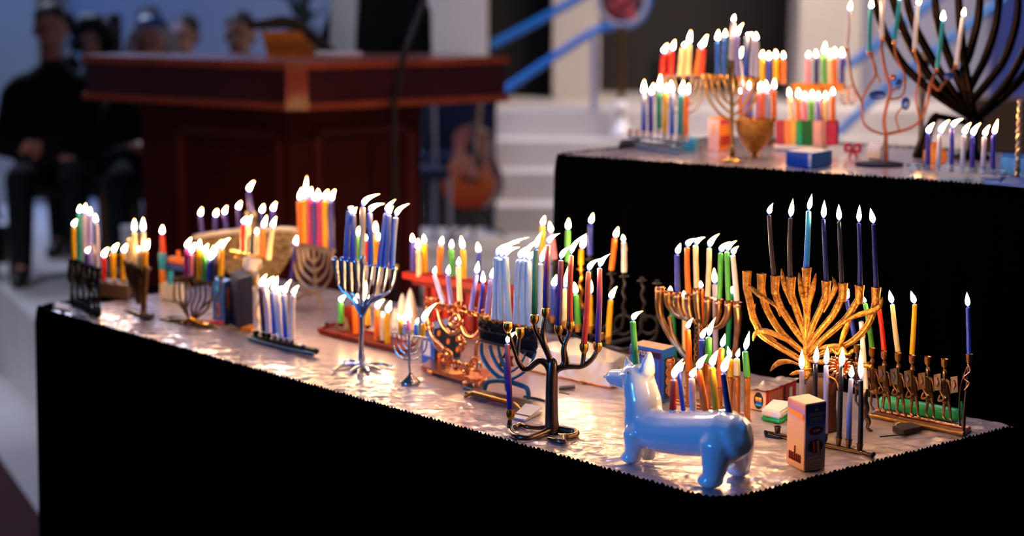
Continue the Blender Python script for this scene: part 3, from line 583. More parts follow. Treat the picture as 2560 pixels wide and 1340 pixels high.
# ---------------------------------------------------------------- tables
A, B, C, D = onz(92, 766), onz(1800, 1252), onz(2535, 1064), onz(616, 680)
def roundcorner(P0, P1, P2, r=.03, n=6):
    a = (P0 - P1).normalized(); b = (P2 - P1).normalized(); s = P1 + a * r; e = P1 + b * r
    return [s * (1 - t) ** 2 + P1 * 2 * t * (1 - t) + e * t * t for t in [i / n for i in range(n + 1)]]
def table(quad, z, label_t, label_c, skirtlab, foillab, sides, amp, rnds=(.02, .06, .03, .03), seed=1, ins0=.0):
    A, B, C, D = quad; loop = roundcorner(D, A, B, rnds[0]) + roundcorner(A, B, C, rnds[1]) + roundcorner(B, C, D, rnds[2]) + roundcorner(C, D, A, rnds[3])
    cen = (A + B + C + D) / 4; t = empty('folding_table', V((cen.x, cen.y, 0)), label_t, 'table')
    ins = [cen + (p - cen) * .985 for p in loop]
    MB().hull([V((p.x, p.y, z - .035)) for p in ins], [V((p.x, p.y, z - .008)) for p in ins]).build('tabletop', 'paper', t, smooth=False)
    for q in quad:
        q = cen + (q - cen) * .88; MB().tube([V((q.x, q.y, 0.0)), V((q.x, q.y, z - .035))], .014, 8).build('leg', 'cord', t)
    # cloth: dense outline, pleated drop, jagged ruffle at the edge
    dense = []; n = len(loop)
    for i in range(n):
        a, b = loop[i], loop[(i + 1) % n]; m = max(1, int((b - a).length / .0045))
        dense += [a + (b - a) * (k / m) for k in range(m)]
    N = len(dense); vs = []; rnd = random.Random(seed); ph = 0; s = 0
    rows = [(0, .000), (-.012, .006), (-.04, .004), (-.35, .006), (-z + .006, .012)]; M_ = len(rows)
    for i, p in enumerate(dense):
        nx = dense[(i + 1) % N] - dense[i - 1]; nn = V((nx.y, -nx.x, 0)).normalized(); s += (dense[i] - dense[i - 1]).length if i else 0
        for j, (dz, am) in enumerate(rows):
            wv = math.sin(s * 6.283 / .011 + .6 * noise.noise(V((s * 20, 0, 0)))) if j < 3 else .0
            big = math.sin(s * 6.283 / .075 + 2 * noise.noise(V((s * 5, 2, 0))))
            off = .003 + am * (.45 * wv if j < 3 else big * (1 if j > 3 else .4)) + (.016 * j / 4)
            zz = z + dz + (.0022 * (1 if wv > 0 else -1) + .002 if j == 0 else 0)
            vs.append(V((p.x, p.y, 0)) + nn * off + V((0, 0, zz)))
    fs = [(i * M_ + j, ((i + 1) % N) * M_ + j, ((i + 1) % N) * M_ + j + 1, i * M_ + j + 1) for i in range(N) for j in range(M_ - 1)]
    mb = MB().add(vs, fs); mb.add([V((p.x, p.y, z - .006)) for p in loop], [tuple(range(len(loop)))])
    ob = mb.build('table_skirt', 'black', root_at=V((cen.x, cen.y, z))); tag(ob, skirtlab, 'tablecloth')
    # crinkled plastic and foil sheet on top
    nx_, ny_ = 420, 130; vs = []; at_ = []
    for j in range(ny_ + 1):
        for i in range(nx_ + 1):
            a_, b_ = ins0 + (1 - ins0) * i / nx_, j / ny_
            p = (A * (1 - a_) + B * a_) * (1 - b_) + (D * (1 - a_) + C * a_) * b_
            # pull in the rounded corner
            dB = (1 - a_) * (B - A).length; dC = b_ * (C - B).length; r_ = rnds[1]
            if dB < r_ and dC < r_:
                ee = r_ - math.hypot(r_ - dB, r_ - dC)
                if ee < 0: p = p + (cen - B).normalized() * (-ee)
            ed_ = min(b_ * (B - C).length, (1 - a_) * (A - B).length, .8); e2 = math.exp(-(ed_ / .10) ** 2); at_.append((math.exp(-(ed_ / .15) ** 2) * min(1, a_ * 6)))
            q = V((p.x, p.y, 0)); n1 = noise.ridged_multi_fractal(q * 17 + V((seed * 3.1, 0, 0)), 1.0, 2.1, 3, 1.0, 2.0); n2 = noise.noise(q * 60)
            n3 = noise.noise(V((q.x * 14, q.y * 30, seed)))
            h = amp * ((.35 + 1.0 * e2) * (n1 - 1) * .75 + .4 * n2 * (.15 + e2) + .35 * n3 * (.2 + e2))
            vs.append(V((p.x, p.y, z - .0012 + max(-.0025, min(.0035, h)))))
    fs = [(j * (nx_ + 1) + i, j * (nx_ + 1) + i + 1, (j + 1) * (nx_ + 1) + i + 1, (j + 1) * (nx_ + 1) + i) for j in range(ny_) for i in range(nx_)]
    ob = MB().add(vs, fs).build('foil_sheet', 'foil', root_at=V((cen.x, cen.y, z))); ob.data.shade_smooth(); aa_ = ob.data.attributes.new('crinkle', 'FLOAT', 'POINT'); aa_.data.foreach_set('value', at_); tag(ob, foillab, 'table cover')
def foilmat():
    m, n, l, b = nodes('crinkled_foil'); tc = n.new('ShaderNodeTexCoord'); dn = n.new('ShaderNodeTexNoise'); dn.inputs['Scale'].default_value = 9; dn.inputs['Detail'].default_value = 3
    l.new(tc.outputs['Object'], dn.inputs['Vector']); mx = n.new('ShaderNodeMix'); mx.data_type = 'VECTOR'; mx.inputs['Factor'].default_value = .10
    l.new(tc.outputs['Object'], mx.inputs[4]); l.new(dn.outputs['Color'], mx.inputs[5])
    hs = []
    for sc_, st in ((15, (1, 1.5, 1)), (38, (1.6, 1, 1)), (95, (1, 1, 1))):
        mp = n.new('ShaderNodeMapping'); mp.inputs['Scale'].default_value = st; mp.inputs['Rotation'].default_value = (0, 0, sc_ * .37); l.new(mx.outputs[1], mp.inputs[0])
        v = n.new('ShaderNodeTexVoronoi'); v.feature = 'F1'; v.inputs['Scale'].default_value = sc_; l.new(mp.outputs[0], v.inputs['Vector'])
        mu = n.new('ShaderNodeMath'); mu.operation = 'MULTIPLY'; mu.inputs[1].default_value = 15 / sc_; l.new(v.outputs['Distance'], mu.inputs[0]); hs.append(mu)
    a1 = n.new('ShaderNodeMath'); a1.operation = 'ADD'; l.new(hs[0].outputs[0], a1.inputs[0]); l.new(hs[1].outputs[0], a1.inputs[1])
    a2 = n.new('ShaderNodeMath'); a2.operation = 'ADD'; l.new(a1.outputs[0], a2.inputs[0]); l.new(hs[2].outputs[0], a2.inputs[1])
    bp = n.new('ShaderNodeBump'); bp.inputs['Distance'].default_value = .006; ca = n.new('ShaderNodeAttribute'); ca.attribute_name = 'crinkle'; cm = n.new('ShaderNodeMath'); cm.operation = 'MULTIPLY_ADD'; cm.inputs[1].default_value = .55; cm.inputs[2].default_value = .10; l.new(ca.outputs['Fac'], cm.inputs[0]); l.new(cm.outputs[0], bp.inputs['Strength']); l.new(a2.outputs[0], bp.inputs['Height']); l.new(bp.outputs[0], b.inputs['Normal'])
    b.inputs['Base Color'].default_value = (*hx('c8b8bc'), 1); b.inputs['Metallic'].default_value = .4; b.inputs['Roughness'].default_value = .27; b.inputs['Coat Weight'].default_value = .3; b.inputs['Coat Roughness'].default_value = .08; return m
M['foil'] = foilmat()
table((A, B, C, D), TZ, 'long folding table hidden under the front black skirt', '', 'black pleated table skirt on the long front table', 'crinkled silver foil and plastic sheet on the front table', 1, .0035, ins0=.035)
A2 = onz(1390, 386, UZ); B2 = onz(2900, 492, UZ); dd = V((-(B2 - A2).y, (B2 - A2).x, 0)).normalized() * .74
table((A2, B2, B2 + dd, A2 + dd), UZ, 'taller folding table hidden under the rear black skirt', '', 'black pleated table skirt on the taller rear table', 'crinkled silver foil and plastic sheet on the rear table', 1, .002, seed=4)
# ================================================================ lower table, left to right
def menorah(desc, label, u, v, slope=None, yaw=0, z=TZ, P=None): return Rig('menorah', label, 'menorah', u, v, slope, yaw, z, P=P, desc=desc, group='menorahs on the front table' if z == TZ else 'menorahs on the rear table')
# 1 black figures menorah
R = menorah('the black figure menorah', 'black iron menorah of standing figures on a dark blue base, farthest left', 212, 775, .3)
R.tube('base', [(183, 757), (212, 771), (243, 786)], [7, 8, 8], 'iron'); R.tube('base_rail', [(186, 750), (240, 778)], 4, 'navy', off=.012)
R.tube('top_rail', [(169, 646), (205, 658), (244, 671)], 5, 'iron')
for i, (x, y) in enumerate([(176, 650), (190, 654), (205, 659), (219, 664), (232, 668), (243, 672)]):
    b = 753 + (x - 176) * .48 + (4 if x > 200 else 0)
    f = MB(); R.tube('', [(x, y + 6), (x - 3 + i % 2 * 5, (y + b) / 2 - 8), (x + 4, (y + b) / 2 + 12), (x + 2, b)], [5, 6, 3.5, 4], 'iron', mb=f)
    R.tube('', [(x, y + 25), (x + 8, y + 40), (x + 3, y + 52)], [3, 3, 2], 'iron', mb=f); f.ell(R.pt(x, y + 16), 5 * R.k(x, y)); R.tube('', [(x + 2, b - 34), (x + 7, b - 16), (x + 8, b)], [3.5, 3, 3], 'iron', mb=f)
    f.build('figure', 'iron', R.root); R.cup(x + 1, y - 1, 8, 10, 'iron')
R.candles([('yellow', 184, 569, 184, 650, 189, 557), ('teal', 197, 535, 198, 652, 199, 522), ('lavender', 211, 535, 212, 657, 213, 520), ('lilac', 224, 541, 225, 662, 225, 528), ('lavender', 240, 559, 243, 668, 239, 545)], 6.5)
R.candles([('indigo', 217, 634, 216, 662, 222, 625)], 4.5, off=.02); R.flush()
o = MB().hull([onz(134, 773), onz(172, 782), onz(178, 768), onz(141, 759)], [onz(134, 773) + UP * .006, onz(172, 782) + UP * .006, onz(178, 768) + UP * .006, onz(141, 759) + UP * .006]).build('paper_card', 'paper', root_at=onz(156, 770)); tag(o, 'small white card lying on the far left table corner', 'card')
# low grey box menorah behind
R = menorah('the low grey wooden block menorah', 'low grey brown wooden block menorah behind the bronze fan menorah', 280, 740, .1)
Rb = MB().hull([onz(250, 742), onz(318, 752), onz(330, 738), onz(262, 730)], [onz(250, 742) + UP * .038, onz(318, 752) + UP * .038, onz(330, 738) + UP * .038, onz(262, 730) + UP * .038]).build('block', 'brownwood', R.root, smooth=False, bevel=.002)
for x in (259, 284, 306): R.cup(x, 702, 7, 8, 'brass', off=-.008)
R.candles([('red', 259, 646, 259, 700, 266, 631), ('yellow', 284, 632, 284, 697, 291, 619), ('yellow', 309, 634, 308, 700, 315, 620)], 6.5, off=-.008); R.flush()
# 2 bronze fan
R = menorah('the bronze fan-shaped menorah', 'bronze menorah shaped like a ribbed fan on a boat-shaped foot', 350, 790, .26)
R.sheet('fan_plate', [(308, 655), (361, 676), (352, 700), (348, 760), (341, 762), (325, 720)], 'darkbrass', 7, bevel=.001)
for i in range(5): x = 311 + i * 10.5; R.tube('rib', [(x, 658 + i * 4), (x + 8 - i * 1, 700), (345 + i, 756)], [2.2, 2, 1.5], 'bronze', off=.004)
R.tube('stem', [(366, 672), (362, 720), (358, 786)], [7, 8, 8], 'darkbrass'); R.tube('base', [(314, 774), (335, 789), (356, 795), (383, 794)], [3, 7, 9, 4], 'bronze'); R.tube('foot', [(360, 784), (378, 790), (384, 786)], [5, 4, 3], 'bronze', off=.025)
R.sheet('top_rail', [(307, 650), (364, 671), (362, 681), (308, 660)], 'bronze', 16, off=.004)
R.candles([('cream', 324, 597, 325, 656, 333, 580), ('cream', 336, 582, 339, 662, 336, 562), ('white', 348, 630, 350, 666, 346, 622), ('cream', 358, 582, 355, 670, 358, 560), ('yellow', 364, 629, 362, 680, 369, 611)], 7, noflame=(0,)); R.flush()
# 3 painted block menorah
R = menorah('the painted block menorah', 'painted wooden block menorah in blue and orange left of the curved brass menorah', 420, 748, .15)
R.lathe('blue_column', 407, 672, [(9, 0), (10, 2), (10, 38), (9, 41)], 'teal_card'); R.lathe('orange_column', 408, 742, [(8, 0), (8, 70)], 'orange_card'); R.lathe('teal_column', 428, 742, [(8, 0), (8, 66)], 'teal_card')
R.sheet('striped_roof', [(418, 642), (462, 650), (460, 662), (418, 654)], 'orange_card', 20); R.sheet('striped_beam', [(418, 654), (460, 662), (460, 671), (418, 664)], 'purple_card', 18); R.sheet('striped_beam', [(418, 664), (460, 671), (460, 679), (418, 673)], 'blue', 18)
o = R.sheet('white_base', [(398, 706), (446, 712), (446, 756), (398, 748)], 'paper', 26, off=.008, bevel=.002)
R.candles([('red', 405, 588, 408, 632, 406, 574)], 7); R.candles([('orange', 446, 628, 447, 655, 449, 617)], 6, noflame=(0,)); R.flush()
# 4 curved brass
R = menorah('the curved brass menorah', 'brass menorah with bunched curved arms on dark twig-like feet', 478, 808, .14)
for x0, y0 in ((438, 694), (449, 691), (460, 690), (470, 691)):
    R.tube('arm', [(x0, y0 + 6), (x0 - 2 + (x0 - 438) * .3, y0 + 50), (455 + (x0 - 438) * .35, 768), (474, 798)], [2.6, 3, 3, 3], 'fluted'); R.cup(x0, y0 + 2, 6.5, 12, 'darkbrass')
for x0, y0 in ((487, 695), (499, 698), (512, 700), (526, 704)):
    R.tube('arm', [(x0, y0 + 6), (x0 + 2, y0 + 44), (x0 - 12 + (526 - x0) * .1, y0 + 72), (482, 800)], [2.6, 3, 3, 3], 'fluted'); R.cup(x0, y0 + 2, 6.5, 12, 'darkbrass')
R.tube('arm', [(552, 694), (549, 735), (525, 752), (500, 775), (482, 800)], 3, 'fluted'); R.cup(552, 690, 7, 12, 'darkbrass')
R.tube('foot', [(405, 796), (440, 792), (476, 800), (492, 818)], [4, 6, 8, 5], 'bronze'); R.tube('foot', [(402, 820), (425, 802), (455, 800), (478, 803)], [4, 5, 6, 7], 'fluted', off=.01)
R.tube('foot', [(478, 800), (505, 812), (524, 824), (538, 838)], [8, 10, 11, 7], 'brass', off=.01); R.tube('foot', [(470, 800), (455, 815), (452, 828)], [6, 6, 4], 'fluted', off=.02)
R.candles([('magenta', 467, 625, 467, 690, 474, 607), ('pink', 478, 636, 476, 690, 484, 619), ('yellow', 497, 626, 498, 697, 499, 610), ('green', 511, 636, 511, 699, 517, 621), ('blue', 524, 655, 525, 703, 530, 631), ('navy', 533, 648, 530, 703, 546, 620), ('yellow', 553, 625, 552, 688, 566, 608)], 7.5); R.flush()
o = MB().tube([onz(503, 806) + UP * .004, onz(558, 812) + UP * .004], .004, 8, dome=True).build('spare_candle', WAX['red'], root_at=onz(530, 809)); tag(o, 'unlit red candle lying behind the curved brass menorah', 'candle')
# 5 boxes
c = Carton('candle_box', 'blue candle box with round picture between brass menorah and navy box', (562, 812), (532, 800), (580, 804), 706, 'blue'); disc(c.root, 'round_picture', c.at('L', .5, .3), c.ax('L'), UP, .012, .017, 'orange_card'); disc(c.root, 'picture_centre', c.at('L', .5, .3, .0016), c.ax('L'), UP, .008, .012, 'purple_card')
patch(c.root, 'title_band', c.at('L', .5, .8), c.ax('L'), UP, .026, .012, 'teal_card'); patch(c.root, 'side_panel', c.at('R', .5, .6), c.ax('R'), UP, .016, .05, 'orange_card')
c = Carton('candle_box', 'tall navy candle box with faint printed lines left of the white stem', (600, 828), (578, 806), (634, 816), 700, 'navy')
for i, (w_, h_) in enumerate(((.6, .03), (.5, .025), (.55, .05), (.5, .03), (.62, .02), (.5, .04), (.45, .05))): patch(c.root, 'printed_line', c.at('R', .52, .84 - i * .1), c.ax('R'), UP, c.dr.length * w_, c.h * h_, 'dimpurple')
patch(c.root, 'bottom_strip', c.at('R', .5, .02, .001), c.ax('R'), UP, c.dr.length * .98, .006, 'orange_card'); disc(c.root, 'seal', c.at('R', .5, .2), c.ax('R'), UP, .010, .010, 'dimpurple')
c = Carton('match_box', 'flat orange box lying beside the tall navy candle box', (628, 832), (596, 826), (660, 824), 824, 'orange_card')
# 6 speckled half-moon
R = menorah('the speckled half-moon menorah', 'large speckled silver half-moon menorah with a pale rim', 625, 722, -.01)
top = [(488, 592), (540, 584), (600, 577), (660, 573), (720, 573), (754, 577)]
R.tube('rim', top, 7, 'offwhite', n=10); arc = [(498, 600), (520, 630), (545, 660), (580, 690), (615, 712), (650, 714), (690, 692), (722, 650), (742, 610), (750, 588)]
R.sheet('half_moon', [(x, y + 4) for x, y in top[::-1]] + cr(arc, 3), 'speck', 14, off=-.006)
M['specks'] = mat('raised_speckle', 'd8b98c', .35, .8, .3, 90)
bb = MB(); rr = random.Random(3)
for i in range(420):
    x = rr.uniform(520, 745); y = rr.uniform(592, 705)
    if abs(x - 628) / 125 + max(0, y - 590) / 135 < 1.0: bb.ell(R.pt(x, y, -.005), rr.uniform(1.2, 2.6) * R.k(x, y), 5, 4)
o = bb.build('beading', 'specks', R.root); o['kind'] = 'stuff'
R.tube('foot', [(590, 716), (628, 722), (668, 716)], [4, 7, 4], 'offwhite', off=.02); R.tube('foot', [(600, 712), (628, 716), (660, 712)], [4, 7, 4], 'offwhite', off=-.03)
R.lathe('raised_holder', 627, 576, [(20, 0), (19, 20), (14, 44), (8, 50), (7, 50)], 'speck', off=-.012)
R.candles([('purple', 500, 542, 505, 588, 503, 529), ('purple', 537.5, 544, 538, 584, 541, 532), ('purple', 561, 538, 566, 581, 565, 525), ('purple', 595.5, 526, 597, 577, 600, 513), ('purple', 622, 482, 628, 530, 630, 465), ('purple', 653, 534, 654, 574, 657, 521), ('purple', 682, 530, 680, 574, 687, 516)], 6, off=-.006); R.flush()
# 7 white stemmed goblet menorah
R = menorah('the white-stemmed menorah', 'tall white-stemmed menorah with a gilt bar of candles before the half-moon', 647, 829, .22)
R.tube('gilt_bar', [(577, 626), (620, 634), (671, 649)], 4.5, 'brass'); R.lathe('body', 632, 674, [(10, -2), (20, 0), (24, 10), (22, 28), (18, 32)], 'offwhite'); R.lathe('bead', 592, 650, [(1, 0), (6, 4), (6, 10), (1, 14)], 'brass')
R.tube('stem', [(636, 672), (644, 700), (643, 760), (644, 822)], [9, 5, 7, 8], 'offwhite'); R.tube('gilt_vine', [(652, 660), (640, 700), (650, 740), (640, 780), (648, 808)], 2.2, 'brass', off=.009); R.lathe('base', 645, 831, [(22, 0), (22, 3), (10, 8)], 'offwhite')
R.candles([('red', 608, 563, 608, 632, 614, 550), ('cream', 620, 566, 620, 634, 626, 550), ('black', 630, 592, 631, 636), ('cream', 642, 589, 641, 638, 642, 578), ('orange', 657, 573, 655, 644, 663, 553), ('cream', 681, 573, 671, 648, 687, 555)], 7, noflame=(2,)); R.flush()
# 8 concentric arcs, silver
R = menorah('the concentric-arc silver menorah', 'tarnished silver menorah of nested arcs on an arched foot', 795, 768, .11)
R.tube('top_bar', [(726, 613), (780, 619), (835, 627)], 5, 'oldsilver')
for i, (xl, yl, xr, yr, xb, yb) in enumerate(((731, 618, 832, 630, 790, 728), (744, 619, 822, 629, 788, 704), (756, 620, 811, 628, 786, 680), (768, 621, 800, 626, 785, 658))):
    R.tube('arc', [(xl, yl), (xl + (xb - xl) * .18, yl + (yb - yl) * .62), (xb - (xb - xl) * .33, yb - 6), (xb, yb), (xb + (xr - xb) * .42, yb - 7), (xr - (xr - xb) * .12, yr + (yb - yr) * .6), (xr, yr)], 4.2, 'oldsilver', flat=.7)
R.tube('stem', [(784, 618), (787, 680), (789, 735)], 3.6, 'oldsilver', off=-.004); R.tube('foot', [(789, 730), (762, 735), (742, 748)], [4, 5, 4], 'oldsilver'); R.tube('foot', [(789, 730), (800, 745), (802, 776)], [4, 5, 4], 'oldsilver'); R.tube('foot', [(775, 738), (790, 731), (806, 748)], 4, 'oldsilver', off=-.03)
R.tube('arm', [(727, 706), (748, 722), (785, 731)], 3.4, 'oldsilver'); R.cup(727, 702, 6.5, 12, 'oldsilver')
for x, y in ((750, 607), (764, 609), (775, 611), (789, 614), (800, 616), (814, 619), (829, 621)): R.cup(x, y, 7, 9, 'oldsilver')
R.candles([('orange', 748, 504, 751, 608, 752, 484), ('yellow', 762, 501, 764, 609, 765, 466), ('magenta', 774, 494, 776, 611, 777, 479), ('indigo', 786, 504, 789, 613, 788, 492), ('magenta', 798, 502, 800, 615, 796, 485), ('yellow', 812, 502, 815, 618, 817, 486), ('indigo', 828, 505, 829, 620, 834, 487)], 7.5)
R.candles([('indigo', 738, 617, 727, 703, 751, 594)], 5.5); R.flush()
# 10 low dark bar
R = menorah('the low black bar menorah', 'low black bar menorah holding short white and blue candles', 702, 868, .24)
R.sheet('bar', [(624, 838), (780, 874), (780, 888), (624, 850)], 'iron', 22, off=.008, bevel=.003); R.tube('front_edge', [(622, 846), (700, 868), (782, 886)], 5, 'teal', off=.012)
for x, y in ((660, 832), (672, 834), (687, 838), (701, 843), (715, 846), (729, 850), (640, 828), (756, 862)): R.cup(x, y, 8, 12, 'silver' if x > 680 else 'iron')
R.candles([('maroon', 653, 720, 661, 828, 661, 700), ('white', 665, 724, 672, 832, 677, 705), ('bluefrost', 682, 732, 687, 834, 689, 708), ('white', 695, 733, 701, 840, 704, 724), ('bluefrost', 711, 739, 715, 843, 721, 716), ('white', 733, 740, 729, 848, 741, 725)], 7); R.flush()
# 11 silver tree
R = menorah('the silver tree menorah', 'tall silver tree menorah with fluted cups and spreading roots', 905, 926, .12)
fl = [(838, 648, 846, 712), (856, 649, 862, 728), (872, 651, 880, 731), (889, 653, 896, 730), (929, 663, 920, 728), (947, 665, 936, 735), (966, 667, 955, 736), (986, 670, 974, 728)]
for a, b, c_, d in fl:
    R.tube('fluted_cup', [(a, b), (a + (c_ - a) * .3, b + 30), (c_, d)], [7.5, 6.5, 3], 'silver', flat=.85)
R.tube('fluted_cup', [(906, 641), (908, 680), (906, 740), (905, 790)], [8, 7, 4.5, 5], 'silver')
R.tube('cup_rail', [(831, 648), (870, 652), (908, 659), (950, 666), (990, 672)], 2.4, 'silver', off=-.004)
for pts in ([(846, 712), (866, 738), (888, 757), (904, 795)], [(862, 728), (880, 748), (903, 792)], [(880, 731), (895, 752), (904, 788)], [(920, 728), (914, 755), (906, 788)], [(936, 735), (920, 752), (906, 790)], [(974, 728), (948, 746), (922, 762), (906, 796)], [(955, 736), (930, 752), (908, 790)]):
    R.tube('branch', pts, [3, 3.4, 4, 4.5], 'silver')
R.tube('trunk', [(905, 788), (905, 830), (903, 870), (904, 900)], [7, 6, 6.5, 9], 'silver')
for pts in ([(902, 915), (872, 916), (850, 920), (834, 930)], [(903, 918), (888, 926), (876, 934)], [(904, 920), (898, 930), (896, 939)], [(906, 919), (916, 926), (922, 934)], [(906, 918), (930, 922), (952, 929)], [(907, 915), (945, 914), (978, 918)], [(903, 914), (880, 907), (862, 908)]):
    R.lay('root', pts[::-1], [4.2, 5, 5.8, 6.4][:len(pts)] + [6.8], 'silver', tail=[(904, 884)])
R.candles([('bluefrost', 873, 528, 866, 652, 884, 516), ('bluefrost', 883, 539, 884, 653, 893, 518), ('cream', 907, 520, 905, 648), ('bluefrost', 924, 535, 927, 662, 962, 509), ('bluefrost', 966, 535, 949, 665, 990, 498), ('bluefrost', 972, 539, 962, 667, 984, 515), ('bluefrost', 989.5, 545, 980, 669, 1024, 509)], 7.5, 't')
R.cd[2] = (('cream', 907, 520, 905, 648, 950, 485), 7.5, 't', True, 0, R.desc); R.flush()
# 11b cream bowl menorah hidden behind the tree
R = menorah('the cream bowl menorah', 'cream bowl-shaped menorah standing behind the silver tree menorah', 944, 765, .1)
R.lathe('bowl', 944, 765, [(16, 0), (16, 3), (6, 8), (6, 50), (22, 62), (40, 82), (46, 104), (44, 104), (36, 84), (2, 70)], 'offwhite')
R.tube('gold_rim', [(900, 655), (945, 660), (990, 664)], 4, 'brass'); R.cup(989, 664, 7, 14, 'yellow_ink')
R.candles([('green', 896, 592, 896, 655, 897, 578), ('red', 913, 603, 914, 656, 913, 594), ('yellow', 939, 584, 939, 658, 939, 567), ('orange', 948, 603, 952, 660, 946, 591)], 7, off=-.01); R.flush()
# 12 wooden tray menorah
R = menorah('the dark red wooden tray menorah', 'dark red wooden tray menorah with coloured candles behind the silver tree', 900, 846, .25)
q = [onz(796, 833), onz(1012, 888), onz(1040, 868), onz(835, 818)]; MB().hull(q, [p + UP * .006 for p in q]).build('tray', 'darkred', R.root, smooth=False, bevel=.001)
for a, b in ((0, 1), (1, 2), (2, 3), (3, 0)): MB().tube([q[a] + UP * .008, q[b] + UP * .008], .004, 6).build('tray_rim', 'darkred', R.root)
for x, y in ((817, 829), (943, 861), (968, 869)): R.lathe('peg', x, y, [(6, 0), (6, 16), (4, 17)], 'iron')
R.lathe('dark_cone', 862, 832, [(26, 0), (24, 12), (12, 34), (8, 36)], 'brownwood', off=-.02); R.sheet('dark_block', [(858, 766), (884, 770), (884, 826), (858, 820)], 'darkred', 22, off=-.02, bevel=.002)
for x, y in ((852, 808), (890, 836), (919, 815), (942, 852), (958, 852), (969, 860)): R.cup(x, y, 7.5, 8, 'darkred', off=-.003)
R.candles([('green', 851, 758, 852, 806, 858, 747), ('orange', 887, 766, 890, 834, 891, 748), ('yellow', 918, 772, 919, 812, 915, 730), ('orange', 942, 775, 942, 850, 953, 760), ('cream', 958, 792, 958, 850, 957, 786), ('yellow', 968, 784, 969, 858, 973, 766)], 7.5); R.flush()
# 14 solid white cones standing in for flame reflections
R = menorah('the flame reflection cones', 'solid white cones standing in for flame reflections behind the small silver menorah', 1012, 822, .15)
for x, y, h, r in ((1007, 820, 88, 16), (1027, 824, 104, 18), (988, 818, 50, 11)): R.lathe('reflection_cone', x, y, [(r, 0), (r * 1.05, h * .3), (r * .8, h * .6), (r * .4, h * .88), (1, h)], 'white', n=18)
R.flush()
# 13 small silver
R = menorah('the small silver menorah', 'small polished silver menorah with burnt-down candle stubs', 1026, 957, .16)
R.lathe('base', 1026, 962, [(26, 0), (26, 2), (22, 7), (8, 16), (3, 26)], 'silver'); R.tube('stem', [(1025, 950), (1023, 900), (1023, 830)], [3, 3.4, 3], 'silver')
xs = [(981, 831), (992, 833), (1003, 835), (1013, 836)]; xr = [(1068, 845), (1058, 843), (1046, 841), (1035, 840)]
for i in range(4):
    a, b = xs[i], xr[i]; yb = 900 - i * 13
    R.tube('arc', [a, (a[0] + 4, a[1] + (yb - a[1]) * .55), (1023 - (1023 - a[0]) * .45, yb - 5), (1023, yb), (1023 + (b[0] - 1023) * .5, yb - 5), (b[0] - 4, b[1] + (yb - b[1]) * .5), b], 2.2, 'silver')
for x, y in xs + xr + [(1023, 830)]: R.cup(x, y, 4.6, 9, 'silver')
R.candles([('yellow', 1001, 803, 1003, 833, 992, 783), ('white', 1012, 808, 1013, 834, 1014, 776), ('pink', 1022, 800, 1023, 826, 1027, 770), ('skyblue', 1041, 812, 1041, 838, 1046, 794), ('yellow', 1058, 810, 1058, 840, 1093, 757)], 6, 't'); R.flush()
# 15 red shelf menorah
R = menorah('the red shelf menorah', 'red lacquered wooden shelf menorah with a moulded cornice', 1170, 845, .165)
def prism(R, name, pts, m, th, off=0): return R.sheet(name, pts, m, th, off, bevel=.001)
prism(R, 'shelf', [(1004, 680), (1290, 726), (1290, 742), (1004, 696)], 'red', 56, .02); prism(R, 'cornice', [(1022, 694), (1290, 738), (1290, 752), (1032, 712)], 'darkred', 44, .014)
prism(R, 'back_board', [(1060, 712), (1290, 748), (1290, 862), (1060, 812)], 'red', 20, -.004)
for x in (1066, 1094, 1122, 1150, 1180, 1210, 1240, 1270): R.sheet('baluster', [(x - 4, 716 + (x - 1066) * .165), (x + 4, 717 + (x - 1066) * .165), (x + 4, 808 + (x - 1066) * .2), (x - 4, 807 + (x - 1066) * .2)], 'darkred', 8, off=.004)
prism(R, 'foot_board', [(1058, 806), (1290, 858), (1290, 868), (1058, 816)], 'darkred', 40, .012)
R.candles([('purple', 1031.5, 609, 1033.5, 678, 1031, 595), ('cream', 1045, 626, 1048, 691, 1045, 609, .016), ('yellow', 1061.5, 611, 1063.5, 681, 1060, 597), ('orange', 1102, 616, 1097, 687, 1104.5, 602), ('green', 1128.7, 624, 1128, 691, 1129, 610), ('yellow', 1158, 625, 1159, 697, 1154.6, 605), ('blue', 1197, 634, 1196, 703, 1195, 618)], 7.2, off=-.004); R.flush()
# blue box behind the scroll menorah
c = Carton('candle_box', 'blue patterned candle box behind the copper scroll menorah', (1086, 914), (1054, 905), (1152, 893), 822, 'blue', mr='navy')
patch(c.root, 'white_label', c.at('L', .45, .42), c.ax('L'), UP, c.dl.length * .55, c.h * .4, 'paper')
for i in range(9): disc(c.root, 'printed_flower', c.at('R', .15 + .35 * (i % 3), .85 - .3 * (i // 3)), c.ax('R'), UP, .006, .006, 'orange_card')
# 16 copper scrolls
R = menorah('the copper scroll menorah', 'ornate copper menorah of curling scrolls on a footed platform', 1125, 944, .2)
q = [onz(1050, 930), onz(1196, 976), onz(1232, 945), onz(1086, 905)]; MB().hull([p + UP * .007 for p in q], [p + UP * .014 for p in q]).build('platform', 'copper', R.root, smooth=False, bevel=.002)
for x, y in ((1060, 930), (1076, 938), (1165, 966), (1190, 972), (1214, 960)): MB().ell(onz(x, y) + UP * .006, (.008, .007, .006)).build('foot', 'copper', R.root)
def spiral(cx, cy, r0, turns, a0=0, dirn=1, sq=1, th=3.6, off=0, tail=None, r1=.12, m='copper', nm='scroll'):
    n = int(14 * turns); pts = [(cx + dirn * math.cos(a0 + 6.283 * turns * i / n) * r0 * (1 - (1 - r1) * i / n) * sq, cy + math.sin(a0 + 6.283 * turns * i / n) * r0 * (1 - (1 - r1) * i / n)) for i in range(n + 1)]
    if tail: pts = tail + pts
    R.tube(nm, pts, [th * .7, th * 1.2, th, th * .6], m, off=off, n=7, sub=2)
